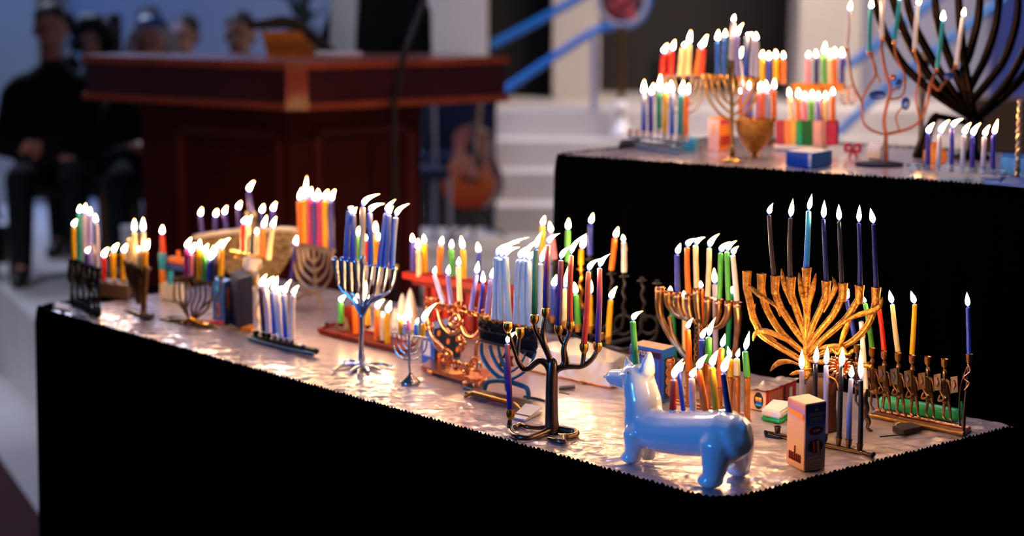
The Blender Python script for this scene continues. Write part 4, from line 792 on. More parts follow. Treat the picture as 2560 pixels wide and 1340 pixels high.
spiral(1074, 816, 16, 1.6, -1.6, -1, .8, 4, tail=[(1086, 760), (1078, 780)]); spiral(1136, 802, 20, 1.7, -1.2, 1, .8, 4.4, tail=[(1100, 770), (1118, 772)])
spiral(1114, 893, 19, 1.8, -2.2, 1, .9, 4.6, tail=[(1076, 830), (1086, 862)]); spiral(1142, 912, 13, 1.6, 0, -1, .9, 4, off=.008); spiral(1163, 918, 13, 1.6, .5, 1, .9, 4, off=.01); spiral(1190, 912, 18, 1.7, -1.5, -1, .9, 4.6, off=.006)
R.tube('scroll', [(1092, 770), (1104, 810), (1128, 834), (1150, 822), (1158, 800)], [3, 6, 7, 5, 3], 'copper', flat=.7); R.tube('scroll', [(1154, 815), (1166, 838), (1186, 842), (1200, 825), (1204, 800)], [4, 7, 7, 6, 4], 'copper'); R.tube('scroll', [(1064, 760), (1070, 800), (1080, 840), (1110, 872)], [3, 5, 6, 5], 'copper')
R.tube('scroll', [(1150, 842), (1156, 862), (1154, 878)], [7, 11, 4], 'copper'); spiral(1155, 855, 9, 1.3, 0, 1, 1, 3, off=.012)
R.tube('scroll', [(1204, 840), (1190, 880), (1200, 930)], [5, 6, 5], 'copper'); R.tube('scroll', [(1098, 870), (1130, 900), (1170, 930)], [6, 5, 5], 'copper', off=-.006)
R.tube('garland', [(1066, 758), (1100, 768), (1140, 772), (1180, 784), (1216, 796)], 5, 'copper', off=-.004)
rr = random.Random(9); lf = MB()
for i in range(70): x = rr.uniform(1064, 1218); y = 752 + (x - 1064) * .25 + rr.uniform(-14, 16); lf.ell(R.pt(x, y, rr.uniform(-.008, .008)), [rr.uniform(2.5, 5.5) * R.k(x, y) for _ in range(3)], 7, 5)
for i in range(46): x = rr.uniform(1158, 1222); y = 950 + rr.uniform(-8, 8) + (x - 1170) * .1; lf.ell(R.pt(x, min(y, 955), rr.uniform(-.003, .01)), [rr.uniform(2, 4) * R.k(x, y) for _ in range(3)], 7, 5)
lf.build('leaf_ornament', 'copper', R.root)
for x, y in ((1110, 760), (1128, 763), (1150, 752), (1177, 776), (1199, 781), (1217, 784), (1068, 752), (1088, 758)): R.cup(x, y, 8, 16, 'copper', style=1)
R.candles([('lavender', 1086, 688, 1110, 759, 1088, 675), ('lilac', 1120, 690, 1128, 761, 1121.5, 674), ('cream', 1146, 668, 1150, 750, 1147, 653), ('lilac', 1190.5, 688, 1178, 774, 1193.5, 668), ('indigo', 1207.5, 712, 1199.5, 780, 1207.5, 692), ('lilac', 1228, 701, 1217.5, 782, 1230.7, 683)], 6.8); R.flush()
# 17 teal lace band menorah
R = menorah('the teal lace-band menorah', 'teal patinated arc menorah with a black lacy band and brass cups', 1266, 985, .2)
def band(x0, x1): return [(x0, 799 + (x0 - 1199) * .2), (x1, 799 + (x1 - 1199) * .2), (x1, 851 + (x1 - 1199) * .2), (x0, 851 + (x0 - 1199) * .2)]
R.tube('band_rail', [(1197, 802), (1268, 816), (1340, 831)], 4.5, 'iron'); R.tube('band_rail', [(1199, 849), (1268, 866), (1338, 880)], 4.5, 'iron'); R.tube('band_rail', [(1198, 822), (1268, 838), (1339, 852)], 4, 'iron')
R.sheet('band_plate', [(1199, 803), (1340, 832), (1343, 868), (1328, 898), (1304, 884), (1290, 872), (1199, 852)], 'iron', 3, off=-.003)
for i in range(29):
    x = 1200 + i * 4.85; R.tube('band_rod', [(x, 802 + (x - 1199) * .2), (x + 1, 850 + (x - 1199) * .21)], 1.4, 'iron', n=5)
lf = MB(); rr = random.Random(2)
for i in range(190): x = rr.uniform(1196, 1340); y = 802 + (x - 1199) * .2 + rr.uniform(-7, 22); lf.ell(R.pt(x, y, rr.uniform(-.004, .006)), rr.uniform(1.6, 3.2) * R.k(x, y), 6, 4)
lf.build('lace_work', 'iron', R.root)
R.tube('arc', [(1204, 860), (1206, 890), (1228, 925), (1262, 948), (1294, 940), (1322, 918), (1338, 885)], [4.5, 5, 5.5, 6, 5.5, 5], 'teal', flat=.6); R.tube('arc', [(1226, 866), (1232, 890), (1248, 918), (1266, 932), (1292, 920), (1308, 898), (1316, 876)], 4.6, 'teal', flat=.6)
R.tube('arc', [(1246, 868), (1250, 886), (1262, 916)], 4.2, 'teal'); R.tube('stem', [(1264, 915), (1266, 950), (1268, 975)], 6, 'teal')
st = []
for i in range(12): a = math.pi / 6 * i - math.pi / 2; r_ = 27 if i % 2 == 0 else 15.6; st.append((1264 + math.cos(a) * r_ * .85, 903 + math.sin(a) * r_))
inn = [(1264 + (x - 1264) * .5, 903 + (y - 903) * .5) for x, y in st]
f = MB()
for i in range(12): j = (i + 1) % 12; pts = [st[i], st[j], inn[j], inn[i]]; fr = [R.pt(u, v) for u, v in pts]; f.hull(fr, [p - R.n * .003 for p in fr])
f.build('six_pointed_star', 'darkbrass', R.root, smooth=False)
R.tube('bracket', [(1212, 972), (1222, 954), (1262, 952), (1298, 962), (1318, 972), (1322, 1000)], [6, 6.5, 7, 7, 6.5, 5], 'teal')
q = [onz(1162, 992), onz(1310, 1030), onz(1330, 1016), onz(1190, 982)]; MB().hull([p + UP * .006 for p in q], [p + UP * .0095 for p in q]).build('base_plate', 'bronze', R.root, smooth=False)
MB().tube([q[0] + UP * .001, q[0] * .85 + q[1] * .15 + UP * .012, q[0] * .15 + q[1] * .85 + UP * .011, q[1]], [.003, .004, .004, .003], 6).build('front_edge', 'brass', R.root)
R.tube('side_arch', [(1311, 1026), (1316, 1008), (1340, 998), (1362, 1004)], [4, 4, 4, 3], 'bronze', off=-.004); R.tube('front_lip', [(1160, 992), (1186, 978), (1215, 984)], 4, 'teal', off=.02)
cups = [(1204, 793), (1220, 796), (1236, 799), (1253, 802), (1273, 806), (1291, 810), (1309, 814), (1326, 817), (1349, 822)]
for x, y in cups: R.cup(x, y - 3, 7.5, 14, 'brass', style=1)
R.candles([('ice', 1241, 645, 1236, 797, 1300, 606), ('ice', 1252, 650, 1253, 800, 1323, 593), ('ice', 1263, 645, 1272, 803, 1300, 618), ('ice', 1298, 652, 1291, 808, 1336, 612), ('ice', 1310, 652, 1309, 811, 1352, 596), ('ice', 1321, 655, 1326, 815, 1344, 626), ('ice', 1351, 661, 1349, 818, 1366, 612)], 9, 't'); R.flush()
# 19 white slab with brass cups
R = menorah('the white slab menorah', 'wide white ceramic slab menorah with a row of small brass cups', 1450, 945, .22)
q = [onz(1322, 928), onz(1530, 972), onz(1562, 950), onz(1440, 905)]; h = .052; qq = []
qq = roundcorner(q[0], q[1], q[2], .012, 5); base = [q[0]] + qq + [q[2], q[3]]
MB().hull(base, [p + UP * h for p in base]).build('slab', 'white', R.root, smooth=False, bevel=.0015)
MB().tube([q[0] + UP * .002] + [p + UP * .002 for p in qq] + [q[2] + UP * .002], .0016, 6).build('gold_line', 'copper', R.root)
top_z = TZ + h
def topcup(u, v, r=8): p = onz(u, v, top_z); k = kof(p); MB().lathe(p, [(r * .8 * k, 0), (r * .7 * k, 4 * k), (r * k, 10 * k), (r * 1.1 * k, 18 * k), (r * .8 * k, 18 * k), (r * .4 * k, 8 * k)], 14).build('candle_cup', 'brass', R.root); return p
for c_, ut, vt, ub, vb, fu, fv in (('blue', 1383, 719, 1381, 806, 1388, 701), ('green', 1440, 737, 1445, 828, 1437, 719), ('yellow', 1475, 738, 1475, 832, 1476, 716), ('cream', 1412, 724, 1413, 818, 1418, 690), ('yellow', 1527, 751, 1521, 858, 1536, 731)):
    p = topcup(ub, vb); R2 = Rig(None, '', '', ub, vb, yaw=R.yaw, P=p, desc=R.desc); R2.candles([(c_, ut, vt, ub, vb - 12, fu, fv)], 7); R.cd += [(R2.cd[0][0], 7, 'c', True, (p - R.P).dot(R.n), R.desc)]
topcup(1503, 850); R.flush()
pp = onz(1545, 961); disc(R.root, 'gold_star', (q[1] + q[2]) / 2 + UP * .03, (q[2] - q[1]), UP, .004, .006, 'brass', .002, 6)
# 18 bronze tree, foreground
R = menorah('the bronze tree menorah', 'dark bronze tree-shaped menorah with brass cups near the table edge', 1378, 1082, .0, yaw=.12)
T = lambda n_, p, r: R.tube(n_, p, r, 'bronze', n=12)
T('trunk', [(1380, 1076), (1379, 1040), (1379, 980), (1380, 930), (1381, 905)], [19, 16.5, 15.5, 15, 12])
T('branch', [(1378, 935), (1368, 912), (1352, 902), (1338, 908), (1322, 921), (1308, 921), (1296, 904), (1288, 880), (1279, 856), (1271, 830)], [10, 9.5, 8.5, 8, 7.5, 7, 6.5, 6, 5.5, 5])
T('branch', [(1303, 916), (1294, 892), (1295, 868), (1299, 838)], [6, 5.5, 5.5, 5]); T('branch', [(1380, 915), (1372, 890), (1360, 866), (1351, 846), (1340, 828), (1336, 806)], [8, 7.5, 6.5, 6.5, 6, 5]); T('branch', [(1378, 905), (1368, 878), (1359, 852), (1358, 820), (1364, 790)], [6.5, 7, 7, 6.5, 5.5])
T('branch', [(1382, 935), (1398, 920), (1424, 916), (1452, 916), (1474, 904), (1489, 884), (1494, 868)], [10, 9, 8, 7, 6.5, 6, 5]); T('branch', [(1456, 912), (1459, 892), (1459, 874)], [6, 5.5, 5.5]); T('branch', [(1402, 920), (1410, 905), (1409, 880), (1412, 858), (1422, 836), (1425, 818)], [8, 7, 7, 6.5, 6, 5.5])
T('branch', [(1411, 862), (1402, 848), (1397, 830)], [6, 5.5, 5]); T('branch', [(1420, 912), (1417, 890), (1411, 866)], [5, 4.5, 4])
R.lay('root', [(1381, 1080), (1355, 1092), (1322, 1101), (1296, 1099), (1280, 1090)], [10, 9, 8, 7.5, 7, 6.5, 5.5], 'bronze', tail=[(1274, 1070), (1275, 1046)])
R.lay('root', [(1378, 1074), (1345, 1074), (1318, 1072), (1300, 1066), (1289, 1074)], [8, 6, 6, 6, 8], 'bronze')
R.lay('root', [(1384, 1080), (1414, 1083), (1438, 1086), (1440, 1092), (1420, 1098), (1408, 1100), (1408, 1110)], [11, 9.5, 8, 7, 7, 8, 7], 'bronze'); R.lay('root', [(1410, 1110), (1394, 1108), (1372, 1101)], [7, 7, 5], 'bronze')
for x, y in ((1270, 806), (1300, 820), (1336, 787), (1364.5, 771), (1397, 812), (1425, 803), (1460, 858), (1494, 855), (1276, 1024)): R.lathe('candle_cup', x, y + 24, [(5, -2), (7, 1), (11, 8), (11.5, 16), (10.5, 24), (8.5, 24), (7.5, 12), (.5, 10)], 'brass', n=18)
R.candles([('pinkpurple', 1268, 862, 1276, 1022, 1295, 827), ('greenpale', 1340, 625, 1336, 785, 1358, 575), ('pinkpurple', 1370, 614, 1364, 769, 1401, 583), ('pinkpurple', 1402, 652, 1395, 812, 1431, 612), ('orangered', 1428, 640, 1425, 803, 1467, 583), ('orangered', 1471, 681, 1460, 858, 1504, 645), ('pinkpurple', 1499, 672, 1494, 855, 1526, 634)], 7.6, 't'); R.flush()
# matchbook etc
R = Rig('matchbook', 'white matchbook with a red stripe behind the bronze tree trunk', 'matchbook', 1318, 1040)
q = [onz(1280, 1047), onz(1313, 1054), onz(1357, 1032), onz(1314, 1024)]; MB().hull([p + UP * .001 for p in q], [p + UP * .002 for p in q]).build('back_cover', 'paper', R.root, smooth=False)
q2 = [q[0] + UP * .003, q[1] + UP * .003, q[2] + UP * .011, q[3] + UP * .011]; MB().hull(q2, [p + UP * .0008 for p in q2]).build('front_cover', 'paper', R.root, smooth=False)
def lerp(a, b, t): return a * (1 - t) + b * t
q3 = [lerp(q2[0], q2[3], .2), lerp(q2[1], q2[2], .2), lerp(q2[1], q2[2], .27), lerp(q2[0], q2[3], .27)]; MB().hull([p + UP * .0006 for p in q3], [p + UP * .0013 for p in q3]).build('stripe', 'maroon_ink', R.root, smooth=False)
def flat(name, label, pts, h, m, cat, bev=0):
    q = [onz(*p) for p in pts]; o = MB().hull([p + UP * .0015 for p in q], [p + UP * (h + .0015) for p in q]).build(name, m, root_at=sum(q, V()) / len(q), smooth=False, bevel=bev); tag(o, label, cat); return o
flat('matchbook', 'dark closed matchbook right of the bronze tree trunk', [(1397, 977), (1438, 973), (1437, 968), (1398, 971)], .003, 'match', 'matchbook')
o = MB().tube([onz(1398, 985) + UP * .003, onz(1424, 990) + UP * .003], .001, 6).build('match', 'wick', root_at=onz(1410, 988)); tag(o, 'single burnt match below the dark matchbook', 'match')
# 20 black wrought iron with twisted stems
R = menorah('the black twisted-stem menorah', 'black wrought iron menorah with twisted stems and drip pans at the back', 1510, 872, .2)
cups = [(1356, 640), (1387, 650), (1420, 655), (1453, 664), (1475, 640), (1529, 676), (1560, 682), (1605, 692), (1643, 700)]
for i, (x, y) in enumerate(cups):
    R.cup(x, y, 6.5, 18, 'brass' if i == 3 else 'iron', style=2); L_ = 90 if i != 4 else 200
    tw = [(x + math.sin(j * 1.25) * 3 + (3 if x > 1600 else 0) * j * .2, y + 18 + j * L_ / 12) for j in range(13)]; R.tube('twisted_stem', tw, [4, 5, 4, 5, 4, 5, 4], 'brass' if i == 3 else 'iron', n=6)
for x0, x1, yb in ((1356, 1643, 880), (1387, 1605, 860), (1420, 1560, 842), (1453, 1529, 824)):
    yl = 740 + (x0 - 1356) * .2; yr = 790 - (1643 - x1) * .2; R.tube('arc', [(x0, yl), (x0 + (1500 - x0) * .15, (yl + yb) / 2), (1500 - (1500 - x0) * .45, yb - 12), (1500, yb), (1500 + (x1 - 1500) * .5, yb - 8), (x1 - 5, (yr + yb) / 2 + 10), (x1, yr)], 4.5, 'iron')
for x, y, r_ in ((1559, 812, 24), (1622, 812, 22)): R.tube('ring', [(x + math.cos(a) * r_, y + math.sin(a) * r_) for a in [i / 10 * 6.2832 for i in range(11)]], 3.6, 'iron', sub=3)
R.tube('foot', [(1440, 868), (1500, 878), (1570, 884)], 6, 'iron'); R.tube('foot', [(1500, 872), (1505, 884)], 6, 'iron', off=.03); R.tube('stem', [(1478, 770), (1495, 830), (1500, 878)], 5, 'iron')
R.candles([('yellow', 1355, 566, 1356, 638, 1359, 551), ('pink', 1379, 584, 1387, 648, 1376, 567), ('green', 1420, 577, 1420, 653, 1421, 559), ('yellow', 1454, 625, 1453, 661, 1460, 603), ('blue', 1476, 562, 1475, 637, 1480, 545), ('orange', 1537, 597, 1529, 674, 1542, 580), ('white', 1559.5, 606, 1560.5, 680, 1558, 595)], 7); R.flush()
# 21 fluted brass
R = menorah('the fluted brass menorah', 'tarnished brass menorah with fluted trumpet cups and a wire mesh column', 1745, 968, .2)
cup = [(1650, 718), (1671, 726), (1694.5, 732), (1721, 736), (1742.5, 722), (1770, 744), (1797.5, 748), (1822, 753), (1844, 755)]
for i, (x, y) in enumerate(cup):
    e = 1742 if i < 4 else 1760
    R.lathe('collar', x, y + 11, [(9.5, 0), (12, 2), (11, 6), (12.5, 11), (10, 11), (8, 3), (.5, 3)], 'copper', n=16)
    if i not in (0, 8, 4): R.tube('trumpet', [(x, y + 10), (x + (1748 - x) * .03, y + 35), (x + (1750 - x) * .30, y + 62), (1748 + (x - 1748) * .35, y + 66 + abs(x - 1748) * .02)], [11.5, 10.5, 7, 4], 'fluted', n=10)
    elif i == 4: R.tube('trumpet', [(x, y + 10), (x + 2, y + 50), (x + 6, y + 80)], [11.5, 10, 7], 'fluted', n=10)
R.tube('outer_arm', [(1650, 728), (1648, 765), (1655, 800), (1678, 845), (1712, 890), (1738, 925)], [11.5, 10, 8, 7, 6.5, 6], 'fluted', n=10); R.tube('outer_arm', [(1844, 766), (1846, 800), (1842, 840), (1835, 880), (1800, 925), (1758, 940)], [11.5, 11, 8, 7, 6.5, 6], 'fluted', n=10)
R.tube('inner_arm', [(1674, 795), (1680, 830), (1700, 870), (1728, 905), (1744, 925)], 5.5, 'fluted')
for i in range(5):
    a = 6.283 * i / 5; R.tube('mesh_wire', [(1748 + math.sin(a + j * .9) * 12, 800 + j * 14, math.cos(a + j * .9) * .008) for j in range(10)], 1.6, 'darkbrass', n=5, sub=3)
R.tube('column', [(1748, 790), (1748, 940)], 4, 'fluted'); R.lathe('base', 1748, 972, [(40, 0), (40, 5), (30, 12), (12, 24), (8, 45)], 'fluted', n=24)
R.candles([('blue', 1692, 638, 1694.5, 728, 1701, 608), ('orange', 1717.5, 620, 1721, 733, 1742, 596), ('cream', 1739, 615, 1742, 719, 1763, 593), ('cream', 1773, 622, 1769, 741, 1799, 584), ('green', 1801.5, 634, 1798, 745, 1826, 604), ('green', 1817.5, 631, 1822, 750, 1842, 602), ('white', 1832, 640, 1842, 752, 1847, 615)], 7, 't'); R.flush()
# low one behind it
R = menorah('the low iron bar menorah', 'low iron bar menorah hidden behind the fluted brass menorah', 1752, 925, .15)
R.tube('bar', [(1670, 905), (1752, 917), (1830, 925)], 6, 'iron')
for x, y in ((1686, 896), (1713, 900), (1757, 904), (1789, 902), (1818, 908)): R.cup(x, y, 8, 12, 'darkbrass')
R.candles([('darkgreen', 1676, 735, 1686, 896, 1676, 724), ('cream', 1711, 745, 1713, 899, 1710, 735), ('orange', 1753, 722, 1757, 903, 1752, 711), ('lavender', 1787, 712, 1789, 902, 1786, 688), ('darkgreen', 1829, 737, 1818, 906, 1830, 725)], 6.5); R.flush()
# 22 blue box with lettering
c = Carton('candle_box', 'bright blue candle box with white lettering behind the ceramic dog', (1655, 1010), (1573, 992), (1687, 998), 876, 'blue', mt='tan')
X = c.ax('L'); Lw = c.dl.length
patch(c.root, 'title_band', c.at('L', .5, .88), X, UP, Lw * .92, c.h * .13, 'maroon_ink'); patch(c.root, 'title_band', c.at('L', .5, .88, .001), X, UP, Lw * .89, c.h * .10, 'navy')
text(c.root, 'חנוכה', c.at('L', .5, .885, .0016), X, UP, c.h * .13, 'paper'); text(c.root, 'נרות', c.at('L', .5, .76), X, UP, c.h * .10, 'paper'); patch(c.root, 'side_stripe', c.at('L', .93, .4), X, UP, .003, c.h * .8, 'purple_card')
disc(c.root, 'flame_print', c.at('L', .75, .5), X, UP, .003, .010, 'orange_card')
X = c.ax('R'); patch(c.root, 'side_panel', c.at('R', .55, .45), X, UP, c.dr.length * .75, c.h * .76, 'match')
for i in range(8): 
    p_ = c.at('R', .35 + .42 * (i % 2), .74 - .17 * (i // 2), .0012); MB().tube([p_ + X * .005 * math.cos(a) + UP * .0065 * math.sin(a) for a in [j / 10 * 6.2832 for j in range(11)]], .0011, 5).build('printed_ring', 'orange_card', c.root)
# ---------------------------------------------------------------- 23 amber glass menorah
R = menorah('the amber glass column menorah', 'copper and amber glass menorah of small columns behind the ceramic dog', 1790, 1045, .22)
R.tube('rail', [(1680, 985), (1760, 1004), (1872, 1040)], 4, 'copper'); R.tube('rail', [(1690, 1008), (1780, 1030), (1876, 1052)], 4, 'copper', off=.012); R.tube('rail', [(1690, 1000), (1780, 1022), (1870, 1040)], 4, 'copper', off=-.014)
am = [(1676, 905, 985), (1698, 915, 992), (1722, 932, 1000), (1756, 904, 1008), (1771, 908, 1012), (1799, 968, 1024), (1826, 944, 1030), (1843, 940, 1034), (1868, 943, 1048)]
for x, y0, y1 in am: R.tube('glass_column', [(x, y0), (x, y1)], 8, 'amber', n=8); R.cup(x, y0, 8.5, 10, 'copper')
R.candles([('orange', 1719, 826, 1722, 928, 1727, 808), ('blue', 1755, 851, 1755, 902, 1762, 832), ('green', 1772, 845, 1771, 905, 1782, 815), ('orange', 1804, 872, 1799, 966, 1809, 850), ('yellow', 1826, 900, 1826, 941, 1822, 880), ('cream', 1842, 898, 1843, 938, 1846, 882), ('green', 1863, 880, 1868, 941, 1869, 850)], 8.5); R.flush()
# ---------------------------------------------------------------- 24 ceramic dog
f0 = onz(1584, 1166); f1 = onz(1783, 1230); yw = math.atan2((f1 - f0).y, (f1 - f0).x)
R = Rig('dog_menorah', 'glossy white ceramic corgi dog menorah at the table front edge', 'menorah', 1690, 1195, yaw=yw, P=(f0 + f1) / 2, desc='the white ceramic dog menorah')
b = MB()
def bl(pts, off=0):
    P = [R.pt(u, v, (o[0] if o else off)) for u, v, r_, *o in pts]; b.tube(P, [r_ * kof(p) for (u, v, r_, *o), p in zip(pts, P)], 16, dome=True)
def legp(top, foot, r0, r1, rf, offt):
    """leg from a body point down to a foot on the table"""
    t = R.pt(top[0], top[1], offt); f_ = onz(*foot); k = kof(f_); kn = t * .42 + (f_ + UP * rf * k) * .58
    b.tube([t, kn, f_ + UP * rf * k * 1.1], [r0 * k, r1 * k, rf * .9 * k], 14, dome=True)
    hd = -R.t; b.ell(f_ + UP * rf * .62 * k + hd * rf * .35 * k, (rf * 1.12 * k, rf * 1.12 * k, rf * .66 * k), 12, 8)
OD = -.035
bl([(1608, 1062, 50), (1650, 1078, 54), (1710, 1084, 57), (1770, 1084, 60), (1822, 1084, 62)], OD); bl([(1790, 1100, 58), (1826, 1098, 61)], OD)
bl([(1610, 1068, 50), (1609, 1030, 49), (1608, 1000, 47), (1600, 968, 43), (1597, 950, 41)], OD)
bl([(1600, 945, 38), (1582, 942, 34)], OD); bl([(1584, 948, 31), (1562, 948, 27), (1544, 945, 23), (1532, 943, 20)], OD)
legp((1592, 1085), (1583, 1160), 36, 27, 25, OD + .020); legp((1630, 1095), (1624, 1152), 28, 17, 18, OD - .02); legp((1796, 1110), (1783, 1222), 48, 36, 31, OD + .018); legp((1840, 1105), (1852, 1192), 46, 36, 29, OD - .022)
for (x0, y0, x1, y1, r0, r1) in ((1576, 930, 1565, 892, 17, 4), (1617, 928, 1623, 886, 22, 9)): bl([(x0, y0, r0), ((x0 + x1) / 2, (y0 + y1) / 2, (r0 + r1) / 2 * 1.12), (x1, y1, r1)], OD)
bl([(1852, 1060, 15), (1862, 1068, 9)], OD)
b.v = [V((p.x, p.y, max(p.z, TZ + .0008))) for p in b.v]
M['dogceramic'] = mat('dog_ceramic', 'eef0f2', .18, 0, .02, 30, .18, 55, coat=1, sss=.08)
dg_ = b.build('body', 'dogceramic', R.root, remesh=.0021, relax=16)
MB().ell(R.pt(1513, 941, OD), 5 * R.k(1514, 942)).build('nose', 'dogceramic', R.root)
for o_ in (.022, -.022): MB().ell(R.pt(1571, 931, OD + o_), (.0022, .0022, .0026)).build('eye', 'brownwood', R.root)
for x, y in ((1683, 1028), (1707, 1030), (1732, 1030), (1765, 1031), (1790, 1033), (1824, 1036)): R.lathe('candle_socket', x, y, [(8, -8), (9, 0), (10, 2), (8, 3), (.5, 2)], 'dogceramic', off=OD + .004)
R.candles([('green', 1582, 805, 1591, 916, 1608, 777, OD), ('orangered', 1684, 951, 1682, 1028, 1708, 897, OD), ('blue', 1698, 934, 1709, 1030, 1712, 905, OD), ('white', 1729, 948, 1733, 1030, 1741, 918, OD), ('orange', 1747, 927, 1765, 1030, 1769, 886, OD), ('yellow', 1780, 920, 1790, 1032, 1795, 876, OD), ('navy', 1809, 936, 1824, 1036, 1830, 880, OD)], 8.6, 't'); R.cd[2] = (R.cd[2][0], 6, 't', True, OD, R.desc); R.flush()
# ---------------------------------------------------------------- 25 golden palm
R = menorah('the tall golden leaf menorah', 'large antique gold menorah of leafy branches with hollow cups', 2050, 1070, .11)
g = lambda n_, p, r, fl=.75, off=0: R.tube(n_, p, r, 'gold', n=18, flat=fl, off=off, rib=.17)
cupt = [(1867, 678), (1903, 684), (1937.5, 689), (1977, 692), (2016, 669), (2065, 702), (2107, 707), (2148, 713), (2189.5, 718)]
brs = [[(1867, 720), (1874, 752), (1882, 790), (1893, 815), (1905, 838), (1945, 865), (1990, 892), (2010, 905)], [(1904, 726), (1912, 760), (1926, 790), (1946, 822), (1972, 850), (2008, 880)], [(1938, 730), (1950, 765), (1970, 798), (1990, 828), (2012, 858)], [(1978, 735), (1988, 765), (1998, 795), (2009, 825), (2014, 845)], [(2016, 715), (2018, 760), (2016, 830), (2015, 890), (2014, 940)], [(2063, 742), (2050, 775), (2034, 810), (2022, 845), (2018, 862)], [(2102, 748), (2084, 785), (2060, 815), (2036, 845), (2020, 872)], [(2142, 755), (2120, 790), (2090, 820), (2055, 850), (2022, 885)], [(2188, 760), (2178, 795), (2158, 828), (2120, 860), (2060, 882), (2018, 905)]]
for (x, y), bpts in zip(cupt, brs):
    p0 = bpts[0]; R.lathe('hollow_cup', x, y + 40, [(9.5, -6), (10.5, 8), (11, 24), (12.6, 40), (10.8, 40.5), (9, 30), (.5, 24)], 'gold', n=20)
    g('branch', [(x, y + 34)] + bpts, [10.5, 10, 9.5, 9, 9, 8.5, 8, 7], .7)
def leaf(pts, wd, off=.006, m='gold', nm='leaf'):
    R.tube(nm, pts, [wd * .15, wd * .7, wd, wd * .85, wd * .45, wd * .3], m, n=8, flat=.32, off=off)
leaf([(1858, 702), (1880, 722), (1905, 742), (1938, 764), (1950, 790)], 7); leaf([(1954, 672), (1958, 700), (1966, 730), (1976, 760)], 7); leaf([(1997, 682), (2002, 715), (2008, 750), (2012, 785)], 8); leaf([(2040, 684), (2032, 720), (2024, 755), (2020, 790)], 8)
leaf([(2081, 692), (2088, 715), (2078, 745), (2060, 780)], 7); leaf([(2206, 744), (2200, 765), (2180, 778), (2150, 786), (2120, 800), (2090, 822)], 9, .012); leaf([(1883, 852), (1890, 832), (1915, 828), (1950, 842), (1985, 862), (2010, 884)], 9, .014)
leaf([(1925, 928), (1945, 908), (1975, 904), (2010, 918)], 8, .01); leaf([(1974, 937), (1996, 930), (2028, 922)], 6, .012); leaf([(2010, 900), (2060, 905), (2100, 895), (2130, 900)], 8); leaf([(2014, 880), (2080, 865), (2124, 862)], 7, -.005); leaf([(2130, 784), (2110, 835), (2095, 880)], 8)
leaf([(1888, 760), (1880, 790), (1900, 822), (1940, 852)], 8, -.004); leaf([(2130, 905), (2170, 915), (2178, 912)], 6)
R.lathe('hub', 2015, 946, [(13, 0), (15, 14), (12, 34), (8, 60)], 'gold', n=16)
M['palmbase'] = mat('dark_red_bronze', '3c1a10', .5, .4, .3, 30, .2, 80)
R.lathe('base', 2050, 1074, [(50, 0), (50, 10), (42, 18), (38, 60), (38, 120), (30, 134), (8, 138)], 'palmbase', n=32); R.tube('base_arc', [(2070, 940), (2090, 952), (2098, 985), (2098, 1030)], 2.4, 'gold', off=.028); R.tube('neck', [(2015, 940), (2022, 950), (2040, 960)], 11, 'palmbase')
# rosette
ro = MB(); cx_, cy_ = 2103, 915
for i in range(16):
    a = i / 16 * 6.283; R.tube('', [(cx_ + math.cos(a) * 10, cy_ + math.sin(a) * 10, .03), (cx_ + math.cos(a) * 22, cy_ + math.sin(a) * 22, .034), (cx_ + math.cos(a) * 34, cy_ + math.sin(a) * 34, .03)], [2, 5, 2], 'gold', mb=ro, flat=.5)
ro.ell(R.pt(cx_, cy_, .034), .008); ro.build('rosette', 'copper', R.root); R.tube('crown', [(2080, 872), (2095, 884), (2106, 868), (2118, 886), (2132, 876)], 5, 'gold', off=.03)
R.tube('rosette_stem', [(2100, 945, .03), (2085, 965, .02), (2078, 985, .015)], 5, 'palmbase')
R.candles([('brown', 1922.6, 539, 1935.7, 694, 1933, 507), ('brown', 1976, 546, 1976, 698, 1982.5, 496), ('aqua', 2021.5, 529, 2015, 674, 2030, 484), ('navy', 2059, 549, 2066, 708, 2061, 500), ('black', 2098, 555, 2104.5, 712, 2097, 510), ('navy', 2147, 559, 2150, 718, 2149, 512), ('navy', 2184, 562, 2191, 723, 2176, 520)], 5.9, 't'); R.cd[2] = (R.cd[2][0], 7.4, 't', True, 0, R.desc); R.flush()
# ---------------------------------------------------------------- 26 lying candle box
c = Carton('candle_box', 'red striped candle box lying flat with an oval window, crinkled wrap on top', (1915, 1030), (1874, 1022), (1990, 1000), 980, 'red_card', ml='tan')
X = c.ax('L'); disc(c.root, 'oval_window', c.at('L', .55, .5), X, UP, c.dl.length * .28, c.h * .42, 'cord', .0004)
for i, (m_, f_) in enumerate((('yellow_ink', .62), ('orange_card', .52), ('blue', .40), ('teal_card', .28))): MB().tube([c.at('L', .36, f_, .001), c.at('L', .74, f_, .001)], .0022, 6, flat=.4).build('window_candle', m_, c.root)
X = c.ax('R')
for i in range(9): patch(c.root, 'printed_stripe', c.at('R', .10 + i * .05, .5), X, UP, .0012, c.h * .8, 'tan')
patch(c.root, 'black_stripe', c.at('R', .60, .5), X, UP, .006, c.h * .9, 'cord'); patch(c.root, 'white_label', c.at('R', .8, .5), X, UP, .012, c.h * .6, 'paper')
wr = MB(); a0, a1, a2, a3 = c.a - c.dl * 0, c.a + c.dr, c.a + c.dl + c.dr, c.a + c.dl; n_ = 26
vs = []; rr = random.Random(4)
for j in range(n_ + 1):
    for i in range(n_ + 1):
        p = (a0 * (1 - i / n_) + a1 * (i / n_)) * (1 - j / n_) + (a3 * (1 - i / n_) + a2 * (i / n_)) * (j / n_); cc = (a0 + a2) / 2; p = cc + (p - cc) * 1.12; vs.append(p + UP * (c.h + .0016 + .006 * max(0, noise.noise(V((p.x * 60, p.y * 30, 2))) + .1)))
